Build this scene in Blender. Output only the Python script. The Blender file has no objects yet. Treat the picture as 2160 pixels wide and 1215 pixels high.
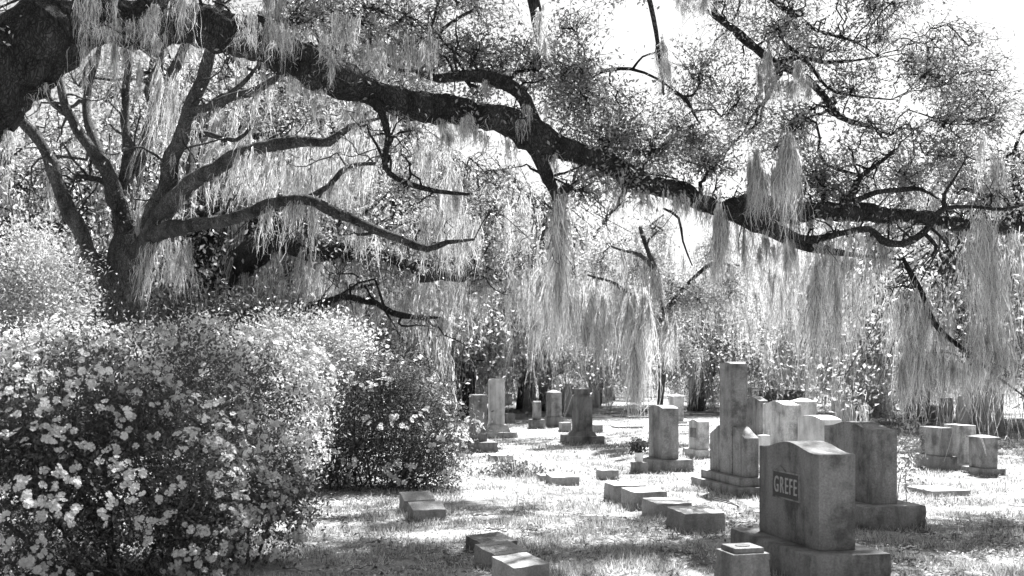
import bpy, bmesh, math, random
import numpy as np
from mathutils import Vector, Matrix, noise
R = np.random.default_rng(7)
random.seed(7)
S = bpy.context.scene
C = S.collection
F, CX, HY, EYE = 2200.0, 1080.0, 785.0, 1.6      # lens and horizon measured from the photograph

# ---------------------------------------------------------------- camera
cam = bpy.data.cameras.new('camera'); co = bpy.data.objects.new('camera', cam); C.objects.link(co)
co.location = (0, 0, EYE); co.rotation_euler = (math.pi/2, 0, 0)
cam.sensor_width = 36; cam.lens = 36*F/2160; cam.shift_y = (HY-607.5)/2160
cam.clip_start = 0.1; cam.clip_end = 3000
cam.dof.use_dof = True; cam.dof.focus_distance = 14; cam.dof.aperture_fstop = 2.8
S.camera = co

# ---------------------------------------------------------------- sky, sun, exposure
ELEV, AZ = math.radians(56), math.radians(24)    # the sun stands beyond the graves, right of centre
w = bpy.data.worlds.new('World'); S.world = w; w.use_nodes = True
nt = w.node_tree
sky = nt.nodes.new('ShaderNodeTexSky'); sky.sky_type = 'NISHITA'; sky.sun_disc = False
sky.sun_elevation = ELEV; sky.sun_rotation = AZ; sky.air_density = 1.0; sky.dust_density = 3.0
bw = nt.nodes.new('ShaderNodeRGBToBW')           # black-and-white film
nt.links.new(sky.outputs[0], bw.inputs[0])
nt.links.new(bw.outputs[0], nt.nodes['Background'].inputs[0])
nt.nodes['Background'].inputs[1].default_value = 0.05
sl = bpy.data.lights.new('sun', 'SUN'); sl.energy = 5.0; sl.angle = math.radians(0.6); sl.color = (1, 1, 1)
so = bpy.data.objects.new('sun', sl); C.objects.link(so)
dv = Vector((-math.sin(AZ)*math.cos(ELEV), -math.cos(AZ)*math.cos(ELEV), -math.sin(ELEV)))
so.rotation_euler = dv.to_track_quat('-Z', 'Y').to_euler(); so.location = (10, 30, 40)
S.view_settings.view_transform = 'Standard'; S.view_settings.look = 'None'
S.view_settings.gamma = 1; S.view_settings.exposure = 2.0; S.view_settings.use_curve_mapping = False
S.cycles.max_bounces = 8; S.cycles.diffuse_bounces = 4; S.cycles.transmission_bounces = 4

# ---------------------------------------------------------------- helpers
def P(x, y, Y): return np.array([(x-CX)/F*Y, Y, EYE-(y-HY)/F*Y])
def GY(y): return F*EYE/(y-HY)                   # depth at which the ground is seen at row y

def tag(o, label=None, cat=None, group=None, kind=None):
    if label: o['label'] = label
    if cat: o['category'] = cat
    if group: o['group'] = group
    if kind: o['kind'] = kind
    return o
def empty(name, loc=(0, 0, 0), rz=0):
    o = bpy.data.objects.new(name, None); C.objects.link(o)
    o.location = loc; o.rotation_euler = (0, 0, rz); o.empty_display_size = .1
    return o
def link(name, me, mat, parent=None):
    o = bpy.data.objects.new(name, me); C.objects.link(o)
    if mat is not None and not me.materials: me.materials.append(mat)
    if parent is not None: o.parent = parent
    return o
def mesh_np(name, v, faces, smooth=False):
    """faces: list of int arrays (n,k)"""
    me = bpy.data.meshes.new(name)
    v = np.asarray(v, np.float32)
    tot = sum(f.size for f in faces); npol = sum(len(f) for f in faces)
    me.vertices.add(len(v)); me.vertices.foreach_set('co', v.ravel())
    me.loops.add(tot); me.polygons.add(npol)
    me.loops.foreach_set('vertex_index', np.concatenate([f.ravel() for f in faces]).astype(np.int32))
    ls, off = [], 0
    for f in faces:
        k = f.shape[1]; ls.append(off+np.arange(len(f))*k); off += f.size
    me.polygons.foreach_set('loop_start', np.concatenate(ls).astype(np.int32))
    me.polygons.foreach_set('use_smooth', np.full(npol, smooth))
    me.update(calc_edges=True); me.validate()
    return me
def mesh_bm(name, bm, smooth_angle=None):
    me = bpy.data.meshes.new(name); bmesh.ops.recalc_face_normals(bm, faces=bm.faces)
    bm.to_mesh(me); bm.free()
    if smooth_angle:
        me.polygons.foreach_set('use_smooth', np.ones(len(me.polygons), bool))
        me.set_sharp_from_angle(angle=math.radians(smooth_angle))
    return me

class Geo:
    def __init__(s): s.v, s.f, s.n = [], {}, 0
    def add(s, v, f):
        v = np.asarray(v); f = np.asarray(f)
        s.f.setdefault(f.shape[1], []).append(f+s.n); s.v.append(v); s.n += len(v)
    def mesh(s, name, smooth=False):
        return mesh_np(name, np.concatenate(s.v), [np.concatenate(x) for x in s.f.values()], smooth)

def unit(a): return a/np.maximum(np.linalg.norm(a, axis=-1, keepdims=True), 1e-9)
def spline(pts, step):
    """Catmull-Rom through pts (n,m) resampled about every step metres (first three columns are the place)"""
    p = np.asarray(pts, float)
    if len(p) < 2: return p
    q = np.vstack([2*p[0]-p[1], p, 2*p[-1]-p[-2]]); out = []
    for i in range(1, len(q)-2):
        n = max(2, int(np.linalg.norm(q[i+1][:3]-q[i][:3])/step))
        t = np.linspace(0, 1, n, endpoint=False)[:, None]
        a, b, c, d = q[i-1], q[i], q[i+1], q[i+2]
        out.append(.5*((2*b)+(-a+c)*t+(2*a-5*b+4*c-d)*t*t+(-a+3*b-3*c+d)*t**3))
    out.append(q[-2][None]); return np.concatenate(out)
def tube(g, pts, rad, sides=8, rough=0.0, seed=0.0):
    p = np.asarray(pts, float); n = len(p); rad = np.asarray(rad, float)
    t = unit(np.gradient(p, axis=0))
    ref = np.array([0, 1, 0.13]); u = unit(np.cross(t, ref)); v = np.cross(t, u)
    a = np.linspace(0, 2*math.pi, sides, endpoint=False)
    rr = np.repeat(rad[:, None], sides, 1)
    if rough:
        for i in range(n):
            for j in range(sides):
                q = p[i]+rad[i]*(u[i]*math.cos(a[j])+v[i]*math.sin(a[j]))
                rr[i, j] *= 1+rough*(noise.noise(Vector(q*3.1)+Vector((seed, 0, 0)))+.7*noise.noise(Vector(q*9)+Vector((0, seed, 0))))
    vv = p[:, None]+rr[..., None]*(u[:, None]*np.cos(a)[None, :, None]+v[:, None]*np.sin(a)[None, :, None])
    k = np.arange(n-1)[:, None]*sides; j = np.arange(sides)[None]; j2 = (j+1) % sides
    f = np.stack([k+j, k+j2, k+sides+j2, k+sides+j], -1).reshape(-1, 4)
    g.add(vv.reshape(-1, 3), f)
    # closed tip
    tip = p[-1]+t[-1]*rad[-1]
    g.add(np.vstack([vv[-1], tip]), np.array([[i, (i+1) % sides, sides] for i in range(sides)]))

def leaves(g, c, L, wr=.5, up=.35, dirs=None):
    """rhombic leaves: centres (n,3), lengths (n,)"""
    n = len(c); L = np.broadcast_to(L, (n,))*R.uniform(.65, 1.3, n)
    d = unit(R.normal(size=(n, 3))) if dirs is None else dirs
    nn = unit(R.normal(size=(n, 3))+np.array([0, 0, up*2]))
    s = unit(np.cross(d, nn)); W = L*wr*.5; m = unit(np.cross(s, d))
    a = c-d*L[:, None]*.5; b = c+d*L[:, None]*.5
    l = c+s*W[:, None]+m*(W*.35)[:, None]; r = c-s*W[:, None]+m*(W*.35)[:, None]
    v = np.stack([a, l, b, r], 1).reshape(-1, 3)
    g.add(v, np.arange(n*4).reshape(n, 4))
def ribbons(g, pts, wid):
    """pts (n,k,3), wid (n,k)"""
    n, k, _ = pts.shape
    ang = R.uniform(0, math.pi, n); s = np.stack([np.cos(ang), np.sin(ang)*.6, np.zeros(n)], -1)[:, None]
    v = np.stack([pts-s*wid[..., None]*.5, pts+s*wid[..., None]*.5], 2).reshape(-1, 3)
    b = (np.arange(n)*k*2)[:, None]+(np.arange(k-1)*2)[None]
    f = np.stack([b, b+1, b+3, b+2], -1).reshape(-1, 4)
    g.add(v, f)
def moss(g, A, L, W, n, lean=(0, 0), sw=.0068, fuzz=1.0):
    """beards of moss: anchors (m,3), lengths (m,), half-widths (m,), strands each"""
    A = np.asarray(A, float); m = len(A)
    if m == 0: return
    idx = np.repeat(np.arange(m), n); N = len(idx); K = 7
    L = np.broadcast_to(L, (m,))[idx]*(R.uniform(.06, 1, N)**1.1)
    W = np.broadcast_to(W, (m,))[idx]
    off = R.normal(size=(N, 3))*np.stack([W, W*.9, W*.4], -1)*.6
    t = np.linspace(0, 1, K)
    pinch = np.minimum(1, .55+t*2.2)*(1-.55*t)
    pts = A[idx][:, None]+off[:, None]*pinch[None, :, None]
    # all strands of a beard share a slow bend, each one wanders on its own
    cb = np.cumsum(R.normal(size=(m, K, 2)), 1)*.018; cb -= cb[:, :1]
    wk = np.cumsum(R.normal(size=(N, K, 2)), 1)*.026; wk -= wk[:, :1]
    sc = np.minimum(L, 1.6)[:, None, None]
    pts[..., :2] += (cb[idx]*1.6+wk)*sc
    pts[..., 0] += lean[0]*L[:, None]*t; pts[..., 1] += lean[1]*L[:, None]*t
    pts[..., 2] -= L[:, None]*t+(R.normal(size=N)*np.minimum(.12*L, .12))[:, None]
    wd = sw*R.uniform(.5, 1.4, (N, 1))*(1-.7*t)[None]*(1+.35*R.normal(size=(N, K))).clip(.3, 2)
    ribbons(g, pts, wd)
    M = int(N*fuzz)
    if M:
        i = R.integers(0, N, M); k = R.integers(0, K-1, M); fr = R.random(M)[:, None]
        o = pts[i, k]*(1-fr)+pts[i, k+1]*fr
        d = R.normal(size=(M, 3))*np.array([.7, .55, .4])+np.array([0, 0, -.5])
        ln = (R.uniform(.04, .13, M)*sw/.008)[:, None]
        mid = o+d*ln*.5+R.normal(size=(M, 3))*.02*sw/.008
        q = np.stack([o, mid, o+d*ln+np.array([0, 0, -.03])*sw/.008], 1)
        ribbons(g, q, sw*.75*np.array([[.9, .8, .3]])*np.ones((M, 1)))

# ---------------------------------------------------------------- materials (all grey: black-and-white film)
class N:
    def __init__(s, name):
        s.m = bpy.data.materials.new(name); s.m.use_nodes = True; s.t = s.m.node_tree
        s.t.nodes.clear(); s.out = s.new('ShaderNodeOutputMaterial')
    def new(s, k, **kw):
        n = s.t.nodes.new(k)
        for a, b in kw.items(): setattr(n, a, b)
        return n
    def l(s, a, b): s.t.links.new(a, b)
    def noise(s, scale, detail=4, vec=None, rough=.55):
        n = s.new('ShaderNodeTexNoise'); n.inputs['Scale'].default_value = scale
        n.inputs['Detail'].default_value = detail; n.inputs['Roughness'].default_value = rough
        if vec: s.l(vec, n.inputs['Vector'])
        return n.outputs[0]
    def ramp(s, fac, stops):
        r = s.new('ShaderNodeValToRGB'); e = r.color_ramp.elements
        while len(e) < len(stops): e.new(.5)
        for k, (p, v) in zip(e, stops): k.position = p; k.color = (v, v, v, 1)
        s.l(fac, r.inputs[0]); return r.outputs[0]
    def mul(s, a, b, op='MULTIPLY'):
        n = s.new('ShaderNodeMath', operation=op)
        for i, x in enumerate((a, b)):
            if isinstance(x, (int, float)): n.inputs[i].default_value = x
            else: s.l(x, n.inputs[i])
        return n.outputs[0]
    def mapping(s, scale, coord='Object'):
        c = s.new('ShaderNodeTexCoord'); mp = s.new('ShaderNodeMapping'); mp.inputs['Scale'].default_value = scale
        s.l(c.outputs[coord], mp.inputs[0]); return mp.outputs[0]
def leaf_mat(name, refl, trans, gloss=.06, rough=.35, var=.5):
    n = N(name)
    geo = n.new('ShaderNodeNewGeometry')
    f = n.ramp(geo.outputs['Random Per Island'], [(0, 1-var), (1, 1+var)])
    d = n.new('ShaderNodeBsdfDiffuse'); tr = n.new('ShaderNodeBsdfTranslucent')
    n.l(n.mul(f, refl), d.inputs[0]); n.l(n.mul(f, trans), tr.inputs[0])
    a = n.new('ShaderNodeAddShader'); n.l(d.outputs[0], a.inputs[0]); n.l(tr.outputs[0], a.inputs[1])
    sh = a.outputs[0]
    if gloss:
        g = n.new('ShaderNodeBsdfGlossy'); g.inputs['Roughness'].default_value = rough
        g.inputs[0].default_value = (.9, .9, .9, 1)
        mx = n.new('ShaderNodeMixShader'); mx.inputs[0].default_value = gloss
        n.l(sh, mx.inputs[1]); n.l(g.outputs[0], mx.inputs[2]); sh = mx.outputs[0]
    n.l(sh, n.out.inputs[0]); return n.m
def bark_mat(name, v):
    n = N(name); p = n.new('ShaderNodeBsdfPrincipled'); p.inputs['Roughness'].default_value = .95
    p.inputs['Specular IOR Level'].default_value = .15
    vec = n.mapping((1, 1, .45), 'Object')
    a = n.noise(4, 5, vec); b = n.noise(28, 6, vec, .7)
    vo = n.new('ShaderNodeTexVoronoi', feature='DISTANCE_TO_EDGE'); vo.inputs['Scale'].default_value = 34
    n.l(vec, vo.inputs['Vector'])
    wv = n.new('ShaderNodeTexNoise'); wv.inputs['Scale'].default_value = 6; n.l(vec, wv.inputs['Vector'])
    mxv = n.new('ShaderNodeVectorMath', operation='MULTIPLY_ADD'); n.l(wv.outputs['Color'], mxv.inputs[0]); mxv.inputs[1].default_value = (.35, .35, .35); n.l(vec, mxv.inputs[2]); n.l(mxv.outputs[0], vo.inputs['Vector'])
    cr = n.ramp(vo.outputs['Distance'], [(0, .3), (.2, 1)])
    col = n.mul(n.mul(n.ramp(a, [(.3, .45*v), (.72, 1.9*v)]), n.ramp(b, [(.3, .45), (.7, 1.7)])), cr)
    n.l(col, p.inputs['Base Color'])
    bp = n.new('ShaderNodeBump'); bp.inputs['Strength'].default_value = 1; bp.inputs['Distance'].default_value = .06
    n.l(n.mul(n.mul(b, cr), 1.0), bp.inputs['Height']); n.l(bp.outputs[0], p.inputs['Normal'])
    n.l(p.outputs[0], n.out.inputs[0]); return n.m
def stone_mat(name, v, stain=.5, speck=.25, letters=False):
    n = N(name); p = n.new('ShaderNodeBsdfPrincipled'); p.inputs['Roughness'].default_value = .8
    p.inputs['Specular IOR Level'].default_value = .25
    oi = n.new('ShaderNodeObjectInfo'); tc = n.new('ShaderNodeTexCoord')
    ad = n.new('ShaderNodeVectorMath', operation='ADD'); sc = n.new('ShaderNodeVectorMath', operation='SCALE')
    n.l(oi.outputs['Location'], sc.inputs[0]); sc.inputs['Scale'].default_value = 3.7
    n.l(tc.outputs['Object'], ad.inputs[0]); n.l(sc.outputs[0], ad.inputs[1])
    m1 = n.new('ShaderNodeMapping'); m1.inputs['Scale'].default_value = (1, 1, .16); n.l(ad.outputs[0], m1.inputs[0])
    streak = n.ramp(n.noise(5, 6, m1.outputs[0], .65), [(.36, 1-stain*.75), (.52, 1.0), (.8, 1.12)])
    blot = n.ramp(n.noise(3.2, 6, ad.outputs[0], .65), [(.36, 1-stain*.9), (.5, 1), (.7, 1.25)])
    sp = n.ramp(n.noise(55, 6, ad.outputs[0], .85), [(.32, 1-speck*1.8), (.68, 1+speck*1.4)])
    col = n.mul(n.mul(n.mul(streak, blot), sp), v)
    n.l(col, p.inputs['Base Color'])
    h = n.mul(n.noise(60, 5, ad.outputs[0], .7), 1.0)
    bp = n.new('ShaderNodeBump'); bp.inputs['Strength'].default_value = .5; bp.inputs['Distance'].default_value = .006
    n.l(h, bp.inputs['Height']); n.l(bp.outputs[0], p.inputs['Normal'])
    n.l(p.outputs[0], n.out.inputs[0]); return n.m
def plain(name, v, rough=.8, var=.3, scale=20):
    n = N(name); p = n.new('ShaderNodeBsdfPrincipled'); p.inputs['Roughness'].default_value = rough
    n.l(n.ramp(n.noise(scale, 4), [(.3, v*(1-var)), (.7, min(1, v*(1+var)))]), p.inputs['Base Color'])
    n.l(p.outputs[0], n.out.inputs[0]); return n.m
def ground_mat():
    n = N('turf'); p = n.new('ShaderNodeBsdfPrincipled'); p.inputs['Roughness'].default_value = 1
    p.inputs['Specular IOR Level'].default_value = .1
    tc = n.new('ShaderNodeTexCoord'); v = tc.outputs['Object']
    a = n.ramp(n.noise(.9, 6, v, .65), [(.36, .14), (.5, .33), (.65, .42)])
    b = n.ramp(n.noise(7, 6, v, .7), [(.3, .6), (.65, 1.25)])
    c = n.ramp(n.noise(60, 4, v, .7), [(.3, .6), (.7, 1.3)])
    n.l(n.mul(n.mul(a, b), c), p.inputs['Base Color'])
    bp = n.new('ShaderNodeBump'); bp.inputs['Strength'].default_value = 1; bp.inputs['Distance'].default_value = .03
    n.l(n.mul(n.noise(25, 6, v, .75), 1.0), bp.inputs['Height']); n.l(bp.outputs[0], p.inputs['Normal'])
    n.l(p.outputs[0], n.out.inputs[0]); return n.m
M = dict(
    turf=ground_mat(), grass=leaf_mat('grass', .26, .16, .03, .5, .8), litter=leaf_mat('litter', .24, .08, .04, .4, .85),
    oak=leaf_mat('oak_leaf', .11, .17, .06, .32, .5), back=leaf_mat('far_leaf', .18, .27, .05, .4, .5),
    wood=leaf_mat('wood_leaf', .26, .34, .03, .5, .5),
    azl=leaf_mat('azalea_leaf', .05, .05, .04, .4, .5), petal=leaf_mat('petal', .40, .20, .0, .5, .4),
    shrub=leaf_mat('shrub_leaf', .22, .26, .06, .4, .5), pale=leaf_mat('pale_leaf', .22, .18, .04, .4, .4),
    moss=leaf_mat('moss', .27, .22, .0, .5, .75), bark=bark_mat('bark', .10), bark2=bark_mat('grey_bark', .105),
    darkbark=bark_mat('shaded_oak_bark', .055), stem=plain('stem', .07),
    granite=stone_mat('granite', .27, .6), dark=stone_mat('dark_granite', .20, .6), light=stone_mat('light_granite', .52, .55),
    marble=stone_mat('marble', .62, .3, .1), mark=stone_mat('marker_granite', .30, .35), panel=plain('panel', .06),
    letter=plain('letter', .38, .7, .15, 80), white=plain('white_vase', .8, .5, .05), flower=leaf_mat('dark_flower', .035, .02, .04, .4, .4),
)

# ---------------------------------------------------------------- ground
def hgt(x, y):
    return .035*noise.noise(Vector((x*.35, y*.35, 0)))+.018*noise.noise(Vector((x*1.3, y*1.3, 5)))
gx = np.concatenate([-np.geomspace(900, 12.5, 22), np.linspace(-12, 12, 97), np.geomspace(12.5, 900, 22)])
gy = np.concatenate([[-60, -20, -6, 0, 3], np.linspace(5, 30, 101), np.geomspace(31, 1500, 36)])
XX, YY = np.meshgrid(gx, gy)
ZZ = np.vectorize(hgt)(XX, YY)*np.clip((80-YY)/50, 0, 1)*np.clip((40-np.abs(XX))/20, 0, 1)
nx, ny = len(gx), len(gy)
i = (np.arange(ny-1)[:, None]*nx+np.arange(nx-1)[None]).ravel()
link('ground', mesh_np('ground', np.stack([XX, YY, ZZ], -1).reshape(-1, 3), [np.stack([i, i+1, i+1+nx, i+nx], -1)], True), M['turf'])['kind'] = 'structure'

# ---------------------------------------------------------------- gravestones
def fin(bm, bev=.008):
    if bev:
        es = [e for e in bm.edges if len(e.link_faces) == 2 and e.calc_face_angle(0) > .6]
        bmesh.ops.bevel(bm, geom=es, offset=bev, segments=2, affect='EDGES', profile=.6)
    return bm
def prism(prof, t):
    """profile in (y,z), extruded across x"""
    bm = bmesh.new()
    a = [bm.verts.new((-t/2, y, z)) for y, z in prof]; b = [bm.verts.new((t/2, y, z)) for y, z in prof]
    n = len(prof); bm.faces.new(a[::-1]); bm.faces.new(b)
    for i in range(n): bm.faces.new((a[i], a[(i+1) % n], b[(i+1) % n], b[i]))
    bmesh.ops.recalc_face_normals(bm, faces=bm.faces)
    return bm
def profile(kind, b, z0, z1):
    h = b/2
    if kind == 'serp':
        r = .065*b; out = [(-h, z0), (h, z0)]
        for k in range(25):
            y = h-2*h*k/24; u = abs(y)/h
            out.append((y, z1-r+r*(.5+.5*math.cos(math.pi*min(1, u/.9)))))
        return out
    if kind == 'oval':
        r = .07*b; return [(-h, z0), (h, z0)]+[(h-2*h*k/16, z1-r*((1-2*k/16)**2)) for k in range(17)]
    if kind == 'round':
        r = h; return [(-h, z0), (h, z0)]+[(h*math.cos(math.pi*k/18), z1-r+r*math.sin(math.pi*k/18)) for k in range(19)]
    if kind == 'gable': return [(-h, z0), (h, z0), (h, z1-.13*b), (0, z1), (-h, z1-.13*b)]
    return [(-h, z0), (h, z0), (h, z1), (-h, z1)]
def frustum(x0, y0, z0, x1, y1, z1, cx=0, cy=0, bm=None):
    bm = bm or bmesh.new()
    a = [bm.verts.new((cx+sx*x0/2, cy+sy*y0/2, z0)) for sx, sy in ((-1, -1), (1, -1), (1, 1), (-1, 1))]
    b = [bm.verts.new((cx+sx*x1/2, cy+sy*y1/2, z1)) for sx, sy in ((-1, -1), (1, -1), (1, 1), (-1, 1))]
    bm.faces.new(a[::-1]); bm.faces.new(b)
    for i in range(4): bm.faces.new((a[i], a[(i+1) % 4], b[(i+1) % 4], b[i]))
    return bm
def rough_box(x, y, z0, z1, amp=.012, seed=0):
    bm = frustum(x, y, z0, x, y, z1)
    bmesh.ops.subdivide_edges(bm, edges=bm.edges[:], cuts=6, use_grid_fill=True)
    for v in bm.verts:
        c = v.co
        if z0+.01 < c.z < z1-.01:
            d = noise.noise(c*9+Vector((seed*7.3, 0, 0)))*amp*1.6
            if abs(abs(c.x)-x/2) < 1e-4: c.x += math.copysign(d, c.x)
            if abs(abs(c.y)-y/2) < 1e-4: c.y += math.copysign(d, c.y)
    return bm
RZ = .205
def root_at(name, label, cx, Y, t, b, rz=RZ, group='gravestones among the trees', cat='gravestone'):
    """cx, Y: picture column and depth of the stone's near upright corner"""
    c = P(cx, HY, Y); ca, sa = math.cos(rz), math.sin(rz)
    o = empty(name, (c[0]+ca*t/2-sa*b/2, c[1]+sa*t/2+ca*b/2, 0), rz)
    return tag(o, label, cat, group)
cnt = [0]
def stone(label, cx, Y, t, b, z0, z1, kind='serp', base=(.2, .25), mat='granite', bmat=None, cap=None, name='gravestone', step=None):
    cnt[0] += 1; m = M[mat]
    o = root_at(name, label, cx, Y, t, b)
    if kind == 'hip':
        bm = frustum(t, b, z0+.001, t, b, z1-.07)
        for f in [f for f in bm.faces if f.calc_center_median().z > z1-.08]: pass
        frustum(t-.004, b-.004, z1-.0695, t*.12, b*.35, z1, bm=bm)
        link('tablet', mesh_bm('tablet', fin(bm, .006), 30), m, o)
    elif kind == 'chamfer':
        zc = z1-.15
        link('tablet', mesh_bm('tablet', fin(frustum(t*1.02, b*1.02, z0+.001, t, b, zc-.02), .012), 30), m, o)
        bm = frustum(t*1.06, b*1.06, zc-.018, t*.8, b*.84, zc+.03); frustum(t*.79, b*.83, zc+.0305, t*.72, b*.8, z1, bm=bm)
        link('cap', mesh_bm('cap', bm), m, o)
    else:
        link('tablet', mesh_bm('tablet', fin(prism(profile(kind, b, z0+.001, z1), t)), 35), m, o)
    if cap:
        ov, h = cap
        bm = frustum(t+ov, b+ov, z1+.001, t+ov, b+ov, z1+h*.5); frustum(t+ov-.01, b+ov-.01, z1+h*.5+.0005, t*.3, b*.4, z1+h*1.5, bm=bm)
        link('cap', mesh_bm('cap', bm), m, o)
    if base:
        link('base', mesh_bm('base', fin(rough_box(t+base[0]*2, b+base[1]*2, -.06, z0-(step or 0), .012, cnt[0]), .006), 40), M[bmat or mat], o)
        if step: link('plinth', mesh_bm('plinth', fin(frustum(t+base[0]*.8, b+base[1]*.8, z0-step+.001, t+.06, b+.06, z0), .006), 30), m, o)
    return o
# the stone that carries the lettering
gz0, gz1 = .25, 1.045
gt, gb = .305, 1.03
gr = stone('dark granite headstone lettered GREFE with a wavy top on a broad base', 1727, 7.86, gt, gb, gz0, gz1, 'serp', (.17, .2), 'dark')
def text_mesh(s, size):
    cu = bpy.data.curves.new('lettering', 'FONT'); cu.body = s; cu.size = size; cu.extrude = .004; cu.offset = .0
    cu.align_x = 'CENTER'; cu.align_y = 'CENTER'; cu.space_character = 1.25
    ob = bpy.data.objects.new('lettering', cu); C.objects.link(ob)
    me = bpy.data.meshes.new_from_object(ob.evaluated_get(bpy.context.evaluated_depsgraph_get()))
    bpy.data.objects.remove(ob); return me
py, pz = -gb/2+.52, .69
bm = frustum(.012, .44, -.10, .012, .44, .10)
pn = link('name_panel', mesh_bm('name_panel', bm), M['panel'], gr); pn.location = (-gt/2-.004, py, pz)
bm = bmesh.new()
for z in (-.105, .105): frustum(.02, .46, z-.006, .02, .46, z+.006, bm=bm)
for y in (-.225, .225): frustum(.02, .01, -.0985, .02, .01, .0985, cy=y, bm=bm)
fr = link('frame', mesh_bm('frame', bm), M['granite'], pn)
tm = text_mesh('GREFE', .2); tl = link('lettering', tm, M['letter'], pn)
xs = [v.co.x for v in tm.vertices]; ys = [v.co.y for v in tm.vertices]
sx, sy = .39/(max(xs)-min(xs)), .13/(max(ys)-min(ys)); mx, my = (max(xs)+min(xs))/2, (max(ys)+min(ys))/2
for v in tm.vertices: v.co = Vector((-v.co.z-.009, -(v.co.x-mx)*sx, (v.co.y-my)*sy))
# crest over the panel
bm = prism([(-.09, .112), (.09, .112), (.05, .13), (0, .155), (-.05, .13)], .014); cr = link('crest', mesh_bm('crest', bm), M['dark'], pn); cr.location = (0, .1, 0)

stone('broad grey headstone with a wavy top standing just behind the lettered headstone', 1840, 10.75, .285, 1.0, .235, 1.07, 'serp', (.21, .18), 'granite')
# tall winged monument
o = root_at('gravestone', 'tallest monument, a square shaft with a gabled top between two low wings', 1543, 13.9, .23, .40)
link('shaft', mesh_bm('shaft', fin(prism(profile('serp', .40, .231, 1.74), .23), .01), 35), M['granite'], o)
for s in (-1, 1):
    y0, y1 = s*.205, s*.58
    ym = (y0+y1)/2; pr = [(-.185, .232), (.185, .232), (.185, .74), (.12, .77), (.04, .80), (-.10, .865), (-.185, .88)]
    pr = [(ym+(y*s), z) for y, z in pr]
    link('wing', mesh_bm('wing', fin(prism(pr, .2), .008), 35), M['granite'], o)
link('plinth', mesh_bm('plinth', fin(rough_box(.40, 1.32, .12, .23, .008, 3), .006), 40), M['granite'], o)
link('base', mesh_bm('base', fin(rough_box(.60, 1.55, -.06, .119, .012, 4), .006), 40), M['granite'], o)
stone('streaked upright pillar headstone with dark flowers in a white vase at its side', 1397, 16.8, .28, .66, .19, 1.06, 'oval', (.2, .12), 'granite')
stone('headstone with a stepped roof-like cap and a swollen foot on a wide dark base', 1222, 23.3, .30, .62, .27, 1.22, 'chamfer', (.24, .15), 'dark', step=.1)
stone('dark flat-topped pillar headstone on a darker base, left of the roof-capped one', 1163, 30.2, .31, .62, .3, 1.08, 'hip', (.03, .05), 'granite', 'dark')
stone('little worn round-topped tablet on a square block', 1126, 29.6, .22, .2, .25, .78, 'round', (.09, .1), 'granite')
# pale chamfered shaft
o = root_at('gravestone', 'tall pale shaft with chamfered corners on stepped pale base, right of the azalea', 1036, 25.6, .36, .40)
bm = bmesh.new(); oc = [(-.18, -.08), (-.06, -.2), (.08, -.2), (.18, -.1), (.18, .2), (-.18, .2)]
va = [bm.verts.new((x, y, .3)) for x, y in oc]; vb = [bm.verts.new((x, y, 1.40)) for x, y in oc]; vc = [bm.verts.new((x*.8, y*.8, 1.44)) for x, y in oc]
for q, k in ((va, vb), (vb, vc)):
    for i in range(6): bm.faces.new((q[i], q[(i+1) % 6], k[(i+1) % 6], k[i]))
bm.faces.new(vc)
link('shaft', mesh_bm('shaft', bm), M['marble'], o)
link('plinth', mesh_bm('plinth', fin(frustum(.58, .62, .13, .44, .48, .3), .01), 30), M['light'], o)
link('base', mesh_bm('base', fin(rough_box(.85, .9, -.06, .129, .01, 9), .006), 40), M['light'], o)
stone('dark squared headstone with a low block before it, half behind the azalea', 1000, 21.0, .27, .62, .2, 1.14, 'flat', (.16, .3), 'dark')
o = stone('narrow dark headstone far back under the hanging moss', 1108, 42, .45, .5, .1, .93, 'flat', (.1, .1), 'granite')
stone('far pillar under a broad flat cap behind the roof-capped headstone', 1190, 37, .40, .5, .15, 1.04, 'flat', (.1, .1), 'granite', cap=(.3, .1))
stone('pale pillar with a pyramid cap behind the streaked headstone', 1421, 32, .33, .42, .1, .84, 'flat', (.08, .1), 'light', cap=(.08, .05))
stone('small distant upright stone before the dark shrubs, left of the leaning trunk', 1428, 60, .45, .5, .1, .88, 'flat', None, 'granite')
stone('small distant rounded tablet beside the dark shrubs', 1448, 62, .5, .4, .1, .72, 'oval', None, 'light')
o = stone('low pale headstone with a dark inset panel, between the streaked one and tallest monument', 1473, 19.6, .22, .5, .14, .70, 'serp', (.08, .1), 'light')
link('panel', mesh_bm('panel', frustum(.01, .28, .36, .01, .28, .54)), M['dark'], o).location = (-.116, 0, 0)
stone('grey headstone with slanted top directly right of the tallest monument', 1601, 24, .22, .75, .15, 1.04, 'gable', (.12, .12), 'granite')
stone('pale wavy-topped headstone rising behind the lettered headstone', 1659, 19.2, .30, 1.0, .2, 1.06, 'serp', (.2, .2), 'light')
stone('stained headstone with bright top next to the pale wavy-topped one', 1697, 22.5, .28, .7, .2, 1.03, 'hip', (.15, .15), 'light')
stone('short white vase stone between the tallest monument and the wavy-topped one', 1606, 16.8, .16, .16, .1, .58, 'flat', None, 'marble', name='vase_stone')
stone('white headstone end catching sun left of the broad grey headstone', 1733, 14.4, .30, .7, .15, .99, 'oval', (.1, .1), 'marble')
stone('far wide stone with low roof cap beneath the moss', 1663, 40, .7, .9, .12, .82, 'flat', (.1, .1), 'granite', cap=(.12, .06))
stone('far narrow block stone left of the wide roof-capped one', 1614, 41, .5, .6, .12, .85, 'flat', None, 'granite')
stone('dark headstone at the right with a darker rough foot behind the sapling', 1985, 16.8, .22, .6, .24, .70, 'flat', (.03, .06), 'granite', 'dark')
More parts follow.
